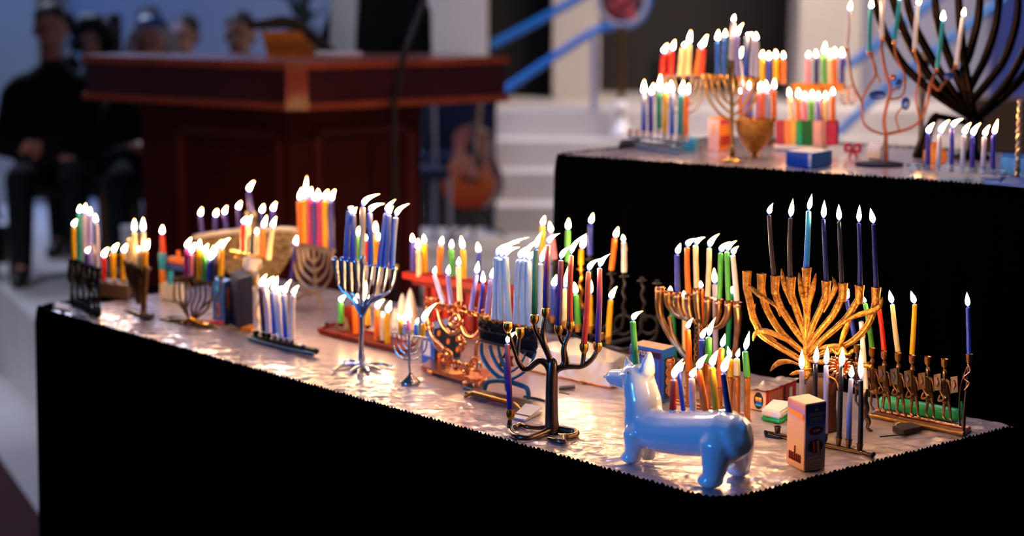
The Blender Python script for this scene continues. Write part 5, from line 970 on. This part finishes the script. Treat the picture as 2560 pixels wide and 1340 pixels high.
wr.add(vs, [(j * (n_ + 1) + i, j * (n_ + 1) + i + 1, (j + 1) * (n_ + 1) + i + 1, (j + 1) * (n_ + 1) + i) for j in range(n_) for i in range(n_)]); wr.build('crinkled_wrap', 'foil', c.root)
q = [(1903, 1048), (1946, 1056), (1962, 1040), (1925, 1030)]
R = Rig('napkin_pack', 'white and green wrapped pack behind the standing candle box', 'napkins', 1930, 1052); q = [onz(1903, 1050), onz(1950, 1060), onz(1992, 1034), onz(1930, 1026)]
MB().hull(q, [p + UP * .008 for p in q]).build('green_layer', 'green_wax', R.root, smooth=False, bevel=.002); MB().hull([p + UP * .008 for p in q], [p + UP * .022 for p in q]).build('white_layer', 'paper', R.root, smooth=False, bevel=.003)
# ---------------------------------------------------------------- 27 standing candle box with lettering
c = Carton('candle_box', 'standing candle box reading 44 Chanukah Candles at the front right', (2010, 1180), (1966, 1158), (2062, 1170), 1012, 'tan', ml='peach', mr='dusk', mt='tan')
X = c.ax('R'); w_ = c.dr.length
text(c.root, '44', c.at('R', .5, .905, .0012), X, UP, c.h * .075, 'yellow_ink'); text(c.root, 'CHANUKAH', c.at('R', .5, .835, .0012), X, UP, c.h * .075, 'yellow_ink', sx=.72); text(c.root, 'CANDLES', c.at('R', .5, .765, .0012), X, UP, c.h * .075, 'yellow_ink', sx=.78)
disc(c.root, 'logo_oval', c.at('R', .52, .59, .001), X, UP, w_ * .34, c.h * .065, 'maroon_ink', .0004); 
for i_ in range(4):
    p_ = c.at('R', .40 + i_ * .08, .59, .0018); MB().tube([p_ + X * .0011 * math.cos(a) + UP * .0016 * math.sin(a) for a in [j / 8 * (6.2832 if i_ % 2 == 0 else 4.4) for j in range(9)]], .0004, 5).build('logo_stroke', 'pink_ink', c.root)
disc(c.root, 'oval_window', c.at('R', .5, .36, .001), X, UP, w_ * .36, c.h * .10, 'cord', .0004)
for dx, m_ in ((-.12, 'red_card'), (-.02, 'maroon_ink'), (.08, 'yellow_ink'), (.17, 'darkred')): MB().tube([c.at('R', .5 + dx, .44, .0016), c.at('R', .53 + dx, .28, .0016)], .0024, 6, flat=.3).build('window_candle', m_, c.root)
patch(c.root, 'printed_line', c.at('R', .5, .2, .001), X, UP, w_ * .7, .0015, 'tan'); patch(c.root, 'printed_line', c.at('R', .5, .15, .001), X, UP, w_ * .5, .0015, 'tan')
X = c.ax('L'); Lw = c.dl.length; qa = [c.at('L', .08, .86), c.at('L', .92, .84), c.at('L', .92, .75), c.at('L', .08, .80)]; nn = X.cross(UP); MB().hull(qa, [p + nn * .0006 for p in qa]).build('gold_banner', 'orange_card', c.root, smooth=False)
m_ = MB()
for i in range(7):
    p_ = c.at('L', .2 + .1 * i, .12, .0012); m_.tube([p_, p_ + UP * (.012 if i != 3 else .024)], .0016, 5, flat=.5)
m_.tube([c.at('L', .18, .12, .0012), c.at('L', .82, .12, .0012)], .002, 5, flat=.5); m_.build('printed_menorah', 'darkred', c.root)
# ---------------------------------------------------------------- 29 bar of dark candles
R = menorah('the dark bronze bar menorah', 'dark bronze bar menorah with black and blue candles at the front right', 2055, 1112, .23)
R.tube('bar', [(1914, 1078), (1980, 1094), (2060, 1112), (2130, 1128), (2186, 1136)], [4, 6, 7, 7, 4], 'bronze'); R.tube('bar_edge', [(1916, 1088), (2060, 1122), (2184, 1142)], 2.5, 'darkbrass', off=.008); R.tube('foot', [(1914, 1080), (1922, 1094), (1950, 1100)], 5, 'iron', off=.012); R.tube('foot', [(2184, 1134), (2180, 1148)], 5, 'iron', off=.012)
for x, y in ((2006, 1078), (2039, 1077), (2063, 1083), (2097, 1094), (2122, 1098), (2150, 1109), (1944, 1066)): R.cup(x, y, 8.5, 22, 'bronze')
R.candles([('lavender', 2004, 927, 2006, 1082, 2005, 873), ('black', 2039, 911, 2039, 1080, 2043, 864), ('lavender', 2065, 915, 2063.5, 1088, 2069, 865), ('black', 2104, 919, 2098, 1100, 2107, 867), ('bluewhite', 2128, 948, 2122, 1103, 2130, 912), ('black', 2152, 952, 2150, 1115, 2151, 874)], 6.6, 't'); R.flush()
# ---------------------------------------------------------------- 31 soldiers
R = menorah('the bronze soldier menorah', 'bronze menorah with a row of shield-carrying soldier figures and tall pole', 2292, 1064, .2)
q = [onz(2176, 1044), onz(2410, 1092), onz(2428, 1076), onz(2200, 1030)]; MB().hull(q, [p + UP * .006 for p in q]).build('base', 'bronze', R.root, smooth=False, bevel=.001); MB().tube([q[0] + UP * .005, q[1] + UP * .005], .0042, 8).build('front_rail', 'darkbrass', R.root); MB().tube([lerp(q[0], q[3], .6) + UP * .008, lerp(q[1], q[2], .6) + UP * .008], .003, 8).build('middle_rail', 'copper', R.root)
def soldier(x, y, red=False, s=1.0, m='fluted'):
    # cup top at (x,y); feet ~158px below
    off = -.004; R.lathe('candle_cup', x, y + 18 * s, [(4, -4), (7, 0), (8.5, 8), (8, 16), (9.5, 18), (7, 18), (5, 8), (.5, 6)], 'brass' if not red else 'copper', n=14, off=off)
    f = MB(); t = lambda p, r, fl_=1, o_=0: R.tube('', [(x + a * s, y + b_ * s, off + o_) for a, b_ in p], [q_ * s for q_ in r], m, mb=f, n=7, flat=fl_)
    t([(0, 20), (1, 30)], [3, 3]); t([(1, 33), (1, 46)], [6, 5]); t([(-1, 29), (2, 27), (6, 36)], [3, 4, 2]); t([(1, 46), (1, 54)], [3.5, 5])
    t([(-9, 56), (1, 54), (11, 58)], [4, 6, 4], .6); t([(1, 58), (3, 75), (4, 92)], [10, 9.5, 8], .6); t([(4, 92), (5, 104)], [9.5, 12], .6)
    t([(-9, 58), (-12, 74), (-6, 90), (4, 98)], [3.4, 3.2, 3, 3], 1, .006); t([(11, 60), (15, 74), (16, 86)], [3, 2.8, 2.6])
    t([(-10, 92), (-14, 104), (-2, 102), (-4, 92)], [3, 4, 3, 2], 1, .008)
    t([(0, 104), (-1, 122), (-3, 138), (-2, 146)], [5, 4, 3, 3]); t([(9, 104), (13, 122), (15, 140), (15, 150)], [5, 4, 3, 3]); t([(-3, 146), (3, 152)], [3, 3.5], 1, .004); t([(14, 150), (20, 157)], [3, 3.5], 1, .004)
    f.v = [V((p.x, p.y, max(p.z, TZ + .007))) for p in f.v]
    o = f.build('soldier', m, R.root)
    pl2 = [(x + 15 * s, y + 46 * s), (x + 32 * s, y + 43 * s), (x + 34 * s, y + 84 * s), (x + 17 * s, y + 86 * s)]; fr = [R.pt(u, v, .004) for u, v in pl2]; sh_ = MB().hull(fr, [p - R.n * .0025 for p in fr]).build('shield', 'darkbrass', o, smooth=False)
    cc = sum(fr, V()) / 4; k = kof(cc); MB().hull([cc + R.t * a * k + UP * b_ * k + R.n * .0002 for a, b_ in ((-6, 0), (0, -14), (6, 0), (0, 14))], [cc + R.t * a * k + UP * b_ * k + R.n * .0018 for a, b_ in ((-4, 0), (0, -10), (4, 0), (0, 10))]).build('shield_emblem', 'copper', o, smooth=False)
for i, (x, y) in enumerate(((2180, 870), (2210, 877), (2245, 882), (2280, 888), (2319, 891), (2361, 897))): soldier(x, y, i in (1, 3))
soldier(2142, 862, s=.98, m='bronze')
R.tube('pole', [(2424, 905), (2418, 960), (2412, 1020), (2408, 1084)], [5, 4, 4.5, 5], 'bronze'); R.tube('pole_brace', [(2420, 915), (2403, 965), (2398, 1040), (2404, 1082)], 2.6, 'bronze', off=-.01); R.tube('vine', [(2420, 910), (2426, 928), (2410, 944), (2424, 958), (2412, 975)], 2.6, 'copper', off=.004); R.lathe('candle_cup', 2423, 905, [(4, -6), (7, 0), (8, 10), (9, 20), (6.5, 20), (5, 10), (.5, 8)], 'brass', n=14)
R.candles([('blue', 2117, 752, 2140, 858), ('green', 2163, 760, 2180, 868, 2160, 742), ('red', 2197, 770, 2210, 874, 2194, 752), ('cream', 2231, 762, 2245, 879, 2223, 725), ('yellow', 2287, 762, 2280, 885, 2277, 727), ('blue', 2420, 770, 2423.5, 884, 2417, 730)], 6.4, 't'); R.flush()
o = MB().tube([onz(2213, 1022) + UP * .013, onz(2390, 1056) + UP * .013], .013, 14, dome=True).build('wax_roll', 'green_wax', root_at=onz(2300, 1040)); tag(o, 'glossy green roll lying behind the soldier figures', 'roll')
o = MB().lathe(onz(2402, 1046), [(.0045, 0), (.0045, .014)], 10).build('lighter_cap', 'paper', root_at=onz(2402, 1046)); tag(o, 'small white tipped green stub beside the tall pole', 'stub'); MB().lathe(onz(2402, 1046) + UP * .014, [(.004, 0), (.0035, .012), (.001, .018)], 10).build('green_tip', 'green_wax', o)
# tall white taper and its dark figure holder
R = menorah('the dark figure candlestick', 'dark bronze animal-legged candlestick between the bar and soldier menorahs', 2160, 1078)
R.tube('body', [(2164, 976), (2158, 1000), (2164, 1020), (2160, 1040)], [9, 12, 10, 8], 'bronze'); R.tube('leg', [(2162, 1035), (2172, 1055), (2168, 1070), (2178, 1078)], [7, 6, 4, 4], 'bronze'); R.tube('leg', [(2158, 1035), (2152, 1060), (2150, 1078)], [7, 5, 4], 'bronze', off=-.01)
R.candles([('white', 2153, 805, 2164, 975, 2151, 780)], 7, noflame=(0,)); R.flush()
flat('matchbox', 'brown matchbox with two pale stripes before the soldiers', [(2231, 1080), (2258, 1090), (2306, 1080), (2276, 1070)], .009, 'match', 'matchbox')
flat('match_stripe', 'pale printed strip on the brown matchbox', [(2237, 1075), (2241, 1077), (2252, 1074), (2248, 1072)], .0112, 'tan', 'label')
o = MB().tube([onz(2200, 1096) + UP * .003, onz(2262, 1090) + UP * .003], .0012, 6).build('match', 'wick', root_at=onz(2230, 1093)); tag(o, 'long black match lying in front of the brown matchbox', 'match')

M['redrib'] = mat('red_ribbon', 'c01838', .5); M['glassbead'] = mat('peach_glass_bead', 'e8c8b4', .1, 0, .05, coat=.6)
# ================================================================ upper table
um = lambda desc, label, u, v, slope=0, yaw=None: menorah(desc, label, u, v, slope, yaw or 0, UZ)
# a glass menorah
R = um('the glass bead menorah', 'clear glass menorah of small bead cups on the rear table, leftmost', 1645, 378, .09)
q = [onz(1592, 372, UZ), onz(1700, 388, UZ), onz(1712, 378, UZ), onz(1604, 363, UZ)]; MB().hull([p + UP * .001 for p in q], [p + UP * .012 for p in q]).build('base', 'glass', R.root, smooth=False, bevel=.001)
for i, (x, y) in enumerate(((1574.5, 330), (1592, 331), (1608, 332), (1626, 333), (1645, 326), (1661, 337), (1678, 339), (1697, 341), (1715.5, 343))):
    R.lathe('bead_cup', x, y + 9, [(5.5, 0), (7, 3), (7, 13), (6, 17), (4.5, 17), (4, 8), (.5, 7)], 'glassbead' if 'glassbead' in M else 'glass', n=12); R.tube('support', [(x, y + 9), (1645 + (x - 1645) * .7, 368)], 1.6, 'glass', n=6)
R.tube('rail', [(1570, 342), (1645, 348), (1720, 356)], 2.6, 'glass')
R.candles([('bluewhite', 1609, 238, 1609, 327, 1610, 216), ('purple', 1627, 241, 1627, 328, 1631, 222), ('darkgreen', 1648, 234, 1648, 321, 1650, 206), ('yellow', 1664, 235, 1662, 333, 1666, 220), ('bluefrost', 1681, 236, 1680, 335, 1679, 216), ('teal', 1702, 240, 1699, 337, 1706, 218), ('orange', 1717, 240, 1715, 339, 1720, 222)], 6.8); R.flush()
# b silver fan
R = um('the silver half-ring menorah', 'silver menorah of nested half rings behind the glass bead menorah', 1708, 366, .02)
R.tube('top_bar', [(1648, 191), (1708, 190), (1768, 192)], 4, 'oldsilver')
for rx, ry in ((58, 92), (46, 74), (34, 56), (22, 38)): R.tube('arc', [(1708 - rx, 192), (1708 - rx * .87, 192 + ry * .5), (1708 - rx * .5, 192 + ry * .87), (1708, 192 + ry), (1708 + rx * .5, 192 + ry * .87), (1708 + rx * .87, 192 + ry * .5), (1708 + rx, 192)], 3, 'oldsilver')
R.tube('stem', [(1708, 185), (1708, 280), (1708, 360)], 4, 'oldsilver'); R.lathe('base', 1708, 367, [(24, 0), (24, 3), (8, 10)], 'oldsilver')
for x in (1657, 1678, 1700, 1719, 1741, 1752): R.cup(x, 190, 7, 8, 'oldsilver')
R.candles([('red', 1659, 137, 1656, 188, 1665, 121), ('red', 1679, 130, 1677, 188, 1684, 113), ('cream', 1709, 121, 1700, 188, 1713, 112), ('cream', 1722, 113, 1719, 188, 1725, 92), ('orange', 1751, 124, 1741, 188, 1758, 110), ('red', 1757, 122, 1752, 188, 1764, 102)], 8); R.flush()
# c big brass
R = um('the tall brass menorah', 'tall brass menorah with long curved arms and ornate centre post', 1831, 404, .08)
cups = [(1763, 184), (1779, 185), (1794, 186), (1811, 187), (1848, 189), (1865, 190), (1880, 192), (1893, 194)]
for x, y in cups:
    d = x - 1830; R.tube('arm', [(x, y + 8), (x + (-d) * .08, y + 8 + abs(d) * .7), (1830 + d * .5, y + 20 + abs(d) * 1.15), (1830, y + 30 + abs(d) * 1.35)], [4, 3.6, 3.4, 3], 'brass'); R.cup(x, y + 2, 7.5, 13, 'brass')
R.tube('centre_post', [(1828, 152), (1829, 200), (1830, 300), (1831, 385)], [5, 5, 4.5, 4], 'darkbrass'); R.lathe('finial', 1827, 172, [(4, -10), (9, -4), (5, 6), (9, 16), (6, 26), (3, 26)], 'darkbrass'); R.lathe('base', 1831, 406, [(27, 0), (27, 2), (14, 6), (5, 22), (4, 40)], 'brass', n=20)
R.candles([('skyblue', 1793, 106, 1794, 185, 1795, 88), ('skyblue', 1812, 97, 1811, 186, 1813, 83), ('white', 1833, 57, 1828, 150, 1835, 45), ('lavender', 1843, 94, 1844, 188, 1852, 73), ('bluewhite', 1867, 93, 1865, 189, 1873, 88), ('white', 1885, 98, 1880, 190, 1880, 88), ('white', 1892, 104, 1892, 193, 1891, 90)], 6.8); R.flush()
# e1 behind right
R = um('the rear dark bar menorah', 'dark bar menorah hidden behind the tall brass menorah', 1932, 362, .04)
R.tube('bar', [(1896, 204), (1932, 206), (1968, 212)], 4.5, 'bronze'); R.tube('stem', [(1932, 206), (1932, 358)], 4, 'bronze'); R.lathe('base', 1932, 364, [(26, 0), (24, 5), (8, 10)], 'bronze')
R.candles([('yellow', 1905, 149, 1905, 200, 1906, 136), ('blue', 1922, 153, 1922, 202, 1922, 139), ('yellow', 1940, 149, 1940, 204, 1939.5, 135), ('orange', 1958.5, 150, 1958, 208, 1958.5, 138)], 7); R.flush()
# d brass woven bowl menorah + candles e2
R = um('the brass bowl menorah', 'chased brass bowl-shaped menorah with candles around its rim', 1886, 392, .05)
R.lathe('bowl', 1886, 392, [(14, 0), (12, 3), (6, 8), (18, 16), (36, 38), (47, 66), (50, 92), (47, 93), (42, 66), (2, 30)], 'gold', n=28)
for x, y in ((1853, 286), (1877, 292), (1896, 295), (1908, 296), (1919, 296), (1935, 294), (1866, 284)): R.cup(x, y, 7, 10, 'brass')
R.candles([('orange', 1853, 238, 1853, 284, 1853.5, 224), ('lilac', 1874, 228, 1877, 290, 1874, 213), ('lavender', 1848, 150, 1866, 282, 1853, 131), ('pink', 1894, 231, 1896, 293, 1894, 212), ('orange', 1908, 232, 1908, 294, 1904, 216), ('lavender', 1919, 232, 1919, 294, 1916, 214), ('orange', 1935, 226, 1935, 292, 1936, 209)], 7); R.flush()
# f box
c = Carton('candle_box', 'pink and orange candle box beside the tall brass menorah base', (1797, 378), (1770, 374), (1826, 372), 298, 'orange_card', z=UZ, ml='pink_ink'); patch(c.root, 'title_band', c.at('R', .5, .9), c.ax('R'), UP, c.dr.length * .9, c.h * .15, 'magenta_card'); disc(c.root, 'printed_sun', c.at('L', .5, .65), c.ax('L'), UP, .008, .014, 'tan'); patch(c.root, 'printed_band', c.at('R', .5, .3), c.ax('R'), UP, c.dr.length * .8, c.h * .3, 'red_card')
c = Carton('small_box', 'small teal glass box beside the glass bead menorah', (1735, 380), (1706, 376), (1746, 374), 350, 'teal_card', z=UZ)
# g rainbow block menorah
R = um('the rainbow block menorah', 'rainbow menorah of coloured blocks on a white tray, rear table', 2015, 378, .04)
q = [onz(1938, 380, UZ), onz(2058, 386, UZ), onz(2066, 374, UZ), onz(1950, 368, UZ)]
R.sheet('white_tray', [(1936, 362), (2056, 367), (2056, 376), (1936, 371)], 'paper', 30, off=.01)
bw = [(1938, 1960, 'red_card'), (1960, 1976, 'orange_card'), (1976, 1990, 'yellow_ink'), (1990, 2006, 'green_wax'), (2006, 2032, 'bottle'), (2032, 2064, 'pink_ink'), (2064, 2092, 'magenta_card')]
M['bottle'] = mat('dark_green_glaze', '0f6a34', .4); M['yellow_ink2'] = mat('yellow_glaze', 'f4b81c', .4); bw[2] = (1976, 1990, 'yellow_ink2')
for x0, x1, m_ in bw: R.sheet('colour_block', [(x0 + .5, 300), (x1 - .5, 301), (x1 - .5, 364), (x0 + .5, 363)], m_, 22, bevel=.0008)
R.tube('copper_stand', [(2058, 296), (2056, 340), (2060, 372)], 2.4, 'copper', off=.012)
R.candles([('cream', 1974, 244, 1979, 300, 1973, 230), ('orange', 1996, 248, 1996, 301, 1996, 232), ('pink', 2012, 252, 2012, 301, 2012, 239), ('green', 2029, 251, 2029, 301, 2030, 236), ('lilac', 2046, 253, 2046, 301, 2046, 239), ('cream', 2065, 251, 2064, 302, 2064, 238), ('orange', 2082, 241, 2082, 302, 2082, 228)], 6.8); R.flush()
# h
c = Carton('candle_box', 'blue box with a white band in front of the rainbow blocks', (2030, 421), (1964, 414), (2080, 412), 384, 'blue', z=UZ, mt='paper'); patch(c.root, 'white_band', c.at('L', .92, .5), c.ax('L'), UP, .010, c.h * .9, 'paper')
# i orange bar back row
R = um('the orange bar menorah at the back', 'orange glazed bar menorah behind the rainbow blocks', 2055, 360, .0)
R.sheet('bar', [(1982, 208), (2112, 208), (2112, 228), (1982, 227)], 'orange_card', 14); R.tube('stem', [(2055, 226), (2055, 358)], 4, 'copper'); R.lathe('base', 2055, 362, [(24, 0), (22, 4), (6, 9)], 'copper')
for x in (2112, 2130): R.tube('wire_loop', [(x + math.cos(a) * 8, 238 + math.sin(a) * 24) for a in [i / 8 * 6.283 for i in range(9)]], 2, 'copper')
R.candles([('pink', 2019.6, 147, 2019.6, 209, 2021, 136), ('navy', 2040.6, 147, 2041, 209, 2040, 134), ('green', 2060, 138, 2062, 209, 2062, 119), ('cream', 2075, 146, 2075, 209, 2076, 133), ('orange', 2087, 146, 2088, 209, 2087, 130), ('purple', 2106, 147, 2105, 209, 2105, 131)], 6.8); R.flush()
# j copper wire tree
R = um('the copper wire tree menorah', 'copper wire tree menorah with blue leaves on a dark round base', 2212, 412, .0)
M['leafblue'] = mat('blue_enamel', '123c90', .3, .3, .2, 40); R.lathe('base', 2198, 417, [(60, 0), (60, 4), (40, 7)], 'navy', n=28); w_ = lambda p, r=4, m='wirecopper', nm='wire_branch': R.tube(nm, p, [a * .85 for a in r] if isinstance(r, list) else r * .85, m, n=8)
w_([(2216, 410), (2214, 370), (2215, 338)], [8, 7, 6], nm='trunk'); w_([(2215, 338), (2210, 300), (2218, 260), (2226, 225), (2214, 180), (2205, 130), (2205, 96)], [6, 5, 5, 4.5, 4.5, 4]); w_([(2215, 336), (2250, 328), (2285, 315), (2308, 288), (2320, 250), (2325, 215), (2342, 174)], [5, 4.5, 4, 4, 5, 4])
w_([(2208, 336), (2180, 326), (2160, 308), (2155, 280), (2156, 245), (2172, 215), (2190, 180), (2174, 132)], 3.4); w_([(2220, 250), (2255, 240), (2262, 190), (2240, 140), (2236, 104)], 3.2); w_([(2300, 300), (2290, 240), (2300, 180), (2286, 126)], 3.2)
w_([(2330, 210), (2345, 225), (2362, 205), (2376, 190), (2390, 163)], 4); w_([(2180, 130), (2186, 170), (2200, 205)], 2.6); w_([(2250, 330), (2240, 290), (2262, 262)], 2.6); w_([(2226, 230), (2250, 215), (2262, 190)], 2.6); w_([(2120, 122), (2130, 200), (2156, 260)], 3)
for x, y, a, b_ in ((2194, 238, 22, 12), (2264, 259, 11, 16), (2247, 210, 8, 14), (2373, 190, 14, 9)): MB().ell(R.pt(x, y, .006), (a * R.k(x, y), .002, b_ * R.k(x, y)), 12, 8).build('blue_leaf', 'leafblue', R.root)
for x, y in ((2206, 94), (2236, 103), (2286, 124), (2342, 172), (2390, 162), (2173, 130), (2116, 120)): R.cup(x, y, 6, 9, 'copper')
MB().ell(R.pt(2231, 193, .008), .008).build('copper_flower', 'copper', R.root)
R.candles([('white', 2124, 30, 2116, 117, 2126, 14), ('teal', 2177, 25, 2173, 128, 2179, 9), ('white', 2206, -8, 2205, 92, 2208, -22), ('teal', 2249, 4, 2236, 100, 2249, -14), ('white', 2294, 16, 2287, 121, 2298, 3), ('teal', 2357, 56, 2343, 170, 2358, 39), ('white', 2408, 44, 2391, 160, 2410, 30)], 5.5); R.flush()
# k giant dark candelabrum
R = um('the giant dark candelabrum', 'giant dark bronze candelabrum behind the copper wire tree menorah', 2425, 396, .0)
R.sheet('foot', [(2290, 392), (2300, 352), (2332, 300), (2380, 300), (2352, 360), (2346, 394)], 'brownwood', 20, off=-.01, bevel=.002) if False else None
w_ = lambda p, r=8: R.tube('arm', p, r, 'candel', n=10)
M['candel'] = mat('brown_black_bronze', '1c120e', .22, .95, .4, 12, .2, 40, c2='0c0908')
hub = (2438, 300)
for p in ([(2178, -30), (2196, 40), (2225, 110), (2270, 175), (2345, 240), hub], [(2224, -30), (2245, 40), (2280, 120), (2340, 210), hub], [(2262, -30), (2280, 50), (2320, 130), (2372, 215), hub], [(2335, -30), (2342, 40), (2360, 110), (2395, 200), hub],
          [(2452, -30), (2445, 50), (2425, 130), (2405, 200), hub], [(2500, -30), (2490, 60), (2465, 140), (2430, 210), (2412, 250)], [(2548, -30), (2540, 60), (2510, 150), (2462, 215), (2420, 262)], [(2600, -20), (2580, 80), (2545, 160), (2500, 230), hub], [(2640, 40), (2600, 130), (2550, 200), (2500, 250), (2440, 300)], [(2395, -30), (2400, 60), (2410, 150), (2425, 240), hub]): w_(p, [9, 10.5, 11, 10.5, 10])
R.lathe('knop', 2438, 306, [(8, -14), (20, -6), (24, 2), (14, 14), (8, 18)], 'candel'); R.tube('stem', [(2438, 300), (2436, 340), (2430, 385)], [12, 10, 16], 'candel'); R.lathe('base', 2428, 398, [(46, 0), (44, 8), (20, 18)], 'candel', n=24)
R.tube('leg', [(2340, 290), (2322, 320), (2310, 360), (2300, 392)], [10, 14, 18, 20], 'candel', off=-.03); R.tube('leg_brace', [(2340, 290), (2390, 300), (2438, 312)], 8, 'candel', off=-.02)
R.cup(2536, 92, 6, 10, 'copper'); R.flush()
# l glass block menorah
R = um('the acrylic block menorah', 'clear acrylic block menorah with blue and white candles, rear table right', 2385, 440, .045)
q = [onz(2260, 446, UZ), onz(2500, 462, UZ), onz(2515, 446, UZ), onz(2280, 430, UZ)]; MB().hull([p + UP * .001 for p in q], [p + UP * .02 for p in q]).build('block', 'glass', R.root, smooth=False, bevel=.0015)
for x, y in ((2270, 411), (2293, 412), (2319, 413), (2346, 417), (2379, 414), (2406, 419), (2431, 420), (2457, 422), (2483, 424)): R.cup(x, y, 6, 9, 'silver')
R.candles([('indigo', 2319.5, 338, 2319.5, 411, 2329, 320), ('white', 2350, 338, 2346, 414, 2364, 316), ('indigo', 2380, 323, 2379, 411, 2396, 308), ('white', 2410, 340, 2406, 416, 2420, 321), ('indigo', 2431, 344, 2431, 417, 2443, 323), ('white', 2461, 344, 2457, 419, 2469, 326), ('indigo', 2483.6, 340, 2483, 421, 2490, 316)], 6); R.flush()
# m twisted rod
p = onz(2543, 446, UZ); R = Rig('twisted_rod', 'twisted silver rod standing at the right end of the rear table', 'rod', 2543, 446, z=UZ)
b = MB()
for s_ in (0, math.pi):
    b.tube([p + V((math.cos(s_ + i * .7) * .0035, math.sin(s_ + i * .7) * .0035, .004 + i * .0036)) for i in range(46)], .0035, 6)
M['champagne'] = mat('champagne_metal', 'd8b890', .4, .7, .2, 90); b.build('twist', 'champagne', R.root); MB().lathe(p, [(.02, 0), (.02, .004), (.006, .008)]).build('foot', 'silver', R.root)
# n odds and ends on the rear table
def flatu(name, label, pts, h, m, cat):
    q = [onz(*p_, UZ) for p_ in pts]; o = MB().hull([p_ + UP * .0015 for p_ in q], [p_ + UP * (h + .0015) for p_ in q]).build(name, m, root_at=sum(q, V()) / len(q), smooth=False, bevel=.001); return tag(o, label, cat)
flatu('blue_tray', 'bright blue tray at the front right of the rear table', [(2460, 462), (2640, 478), (2640, 460), (2470, 447)], .006, 'blue', 'tray')
flatu('blue_box', 'blue box behind the twisted silver rod', [(2500, 436), (2620, 446), (2620, 430), (2510, 422)], .035, 'blue', 'box')
flatu('white_box', 'small white carton left of the copper tree base', [(2166, 395), (2200, 400), (2206, 388), (2174, 384)], .026, 'paper', 'box')
R = Rig('ribbon_bow', 'red ribbon bow beside the small white carton', 'ribbon', 2132, 392, z=UZ)
for pts in ([(2132, 372), (2118, 360), (2114, 376), (2132, 376)], [(2132, 372), (2146, 360), (2150, 378), (2132, 376)], [(2132, 376), (2124, 390)], [(2132, 376), (2142, 391)]): R.tube('ribbon_loop', pts, [3, 5, 4], 'redrib', flat=.5)
R = Rig('gelt_pouch', 'round orange pouch behind the acrylic block menorah', 'pouch', 2337, 412, z=UZ); R.lathe('pouch', 2337, 412, [(20, 0), (30, 12), (28, 34), (14, 46), (8, 50), (12, 56)], 'orange_card', n=20); R.tube('tie', [(2324, 364), (2337, 366), (2350, 364)], 2, 'redrib')
R = Rig('wooden_goblet', 'brown turned goblet with a white bowl behind the copper tree', 'goblet', 2300, 390, z=UZ); R.lathe('stem', 2300, 392, [(18, 0), (16, 6), (6, 16), (7, 120), (10, 190), (16, 225), (14, 240)], 'brownwood'); R.lathe('bowl', 2300, 154, [(8, 0), (18, 4), (20, 24), (18, 24), (16, 8), (1, 6)], 'white')
flatu('dark_phone', 'black flat box at the back left of the rear table', [(1545, 372), (1596, 366), (1604, 352), (1552, 357)], .006, 'cord', 'box')
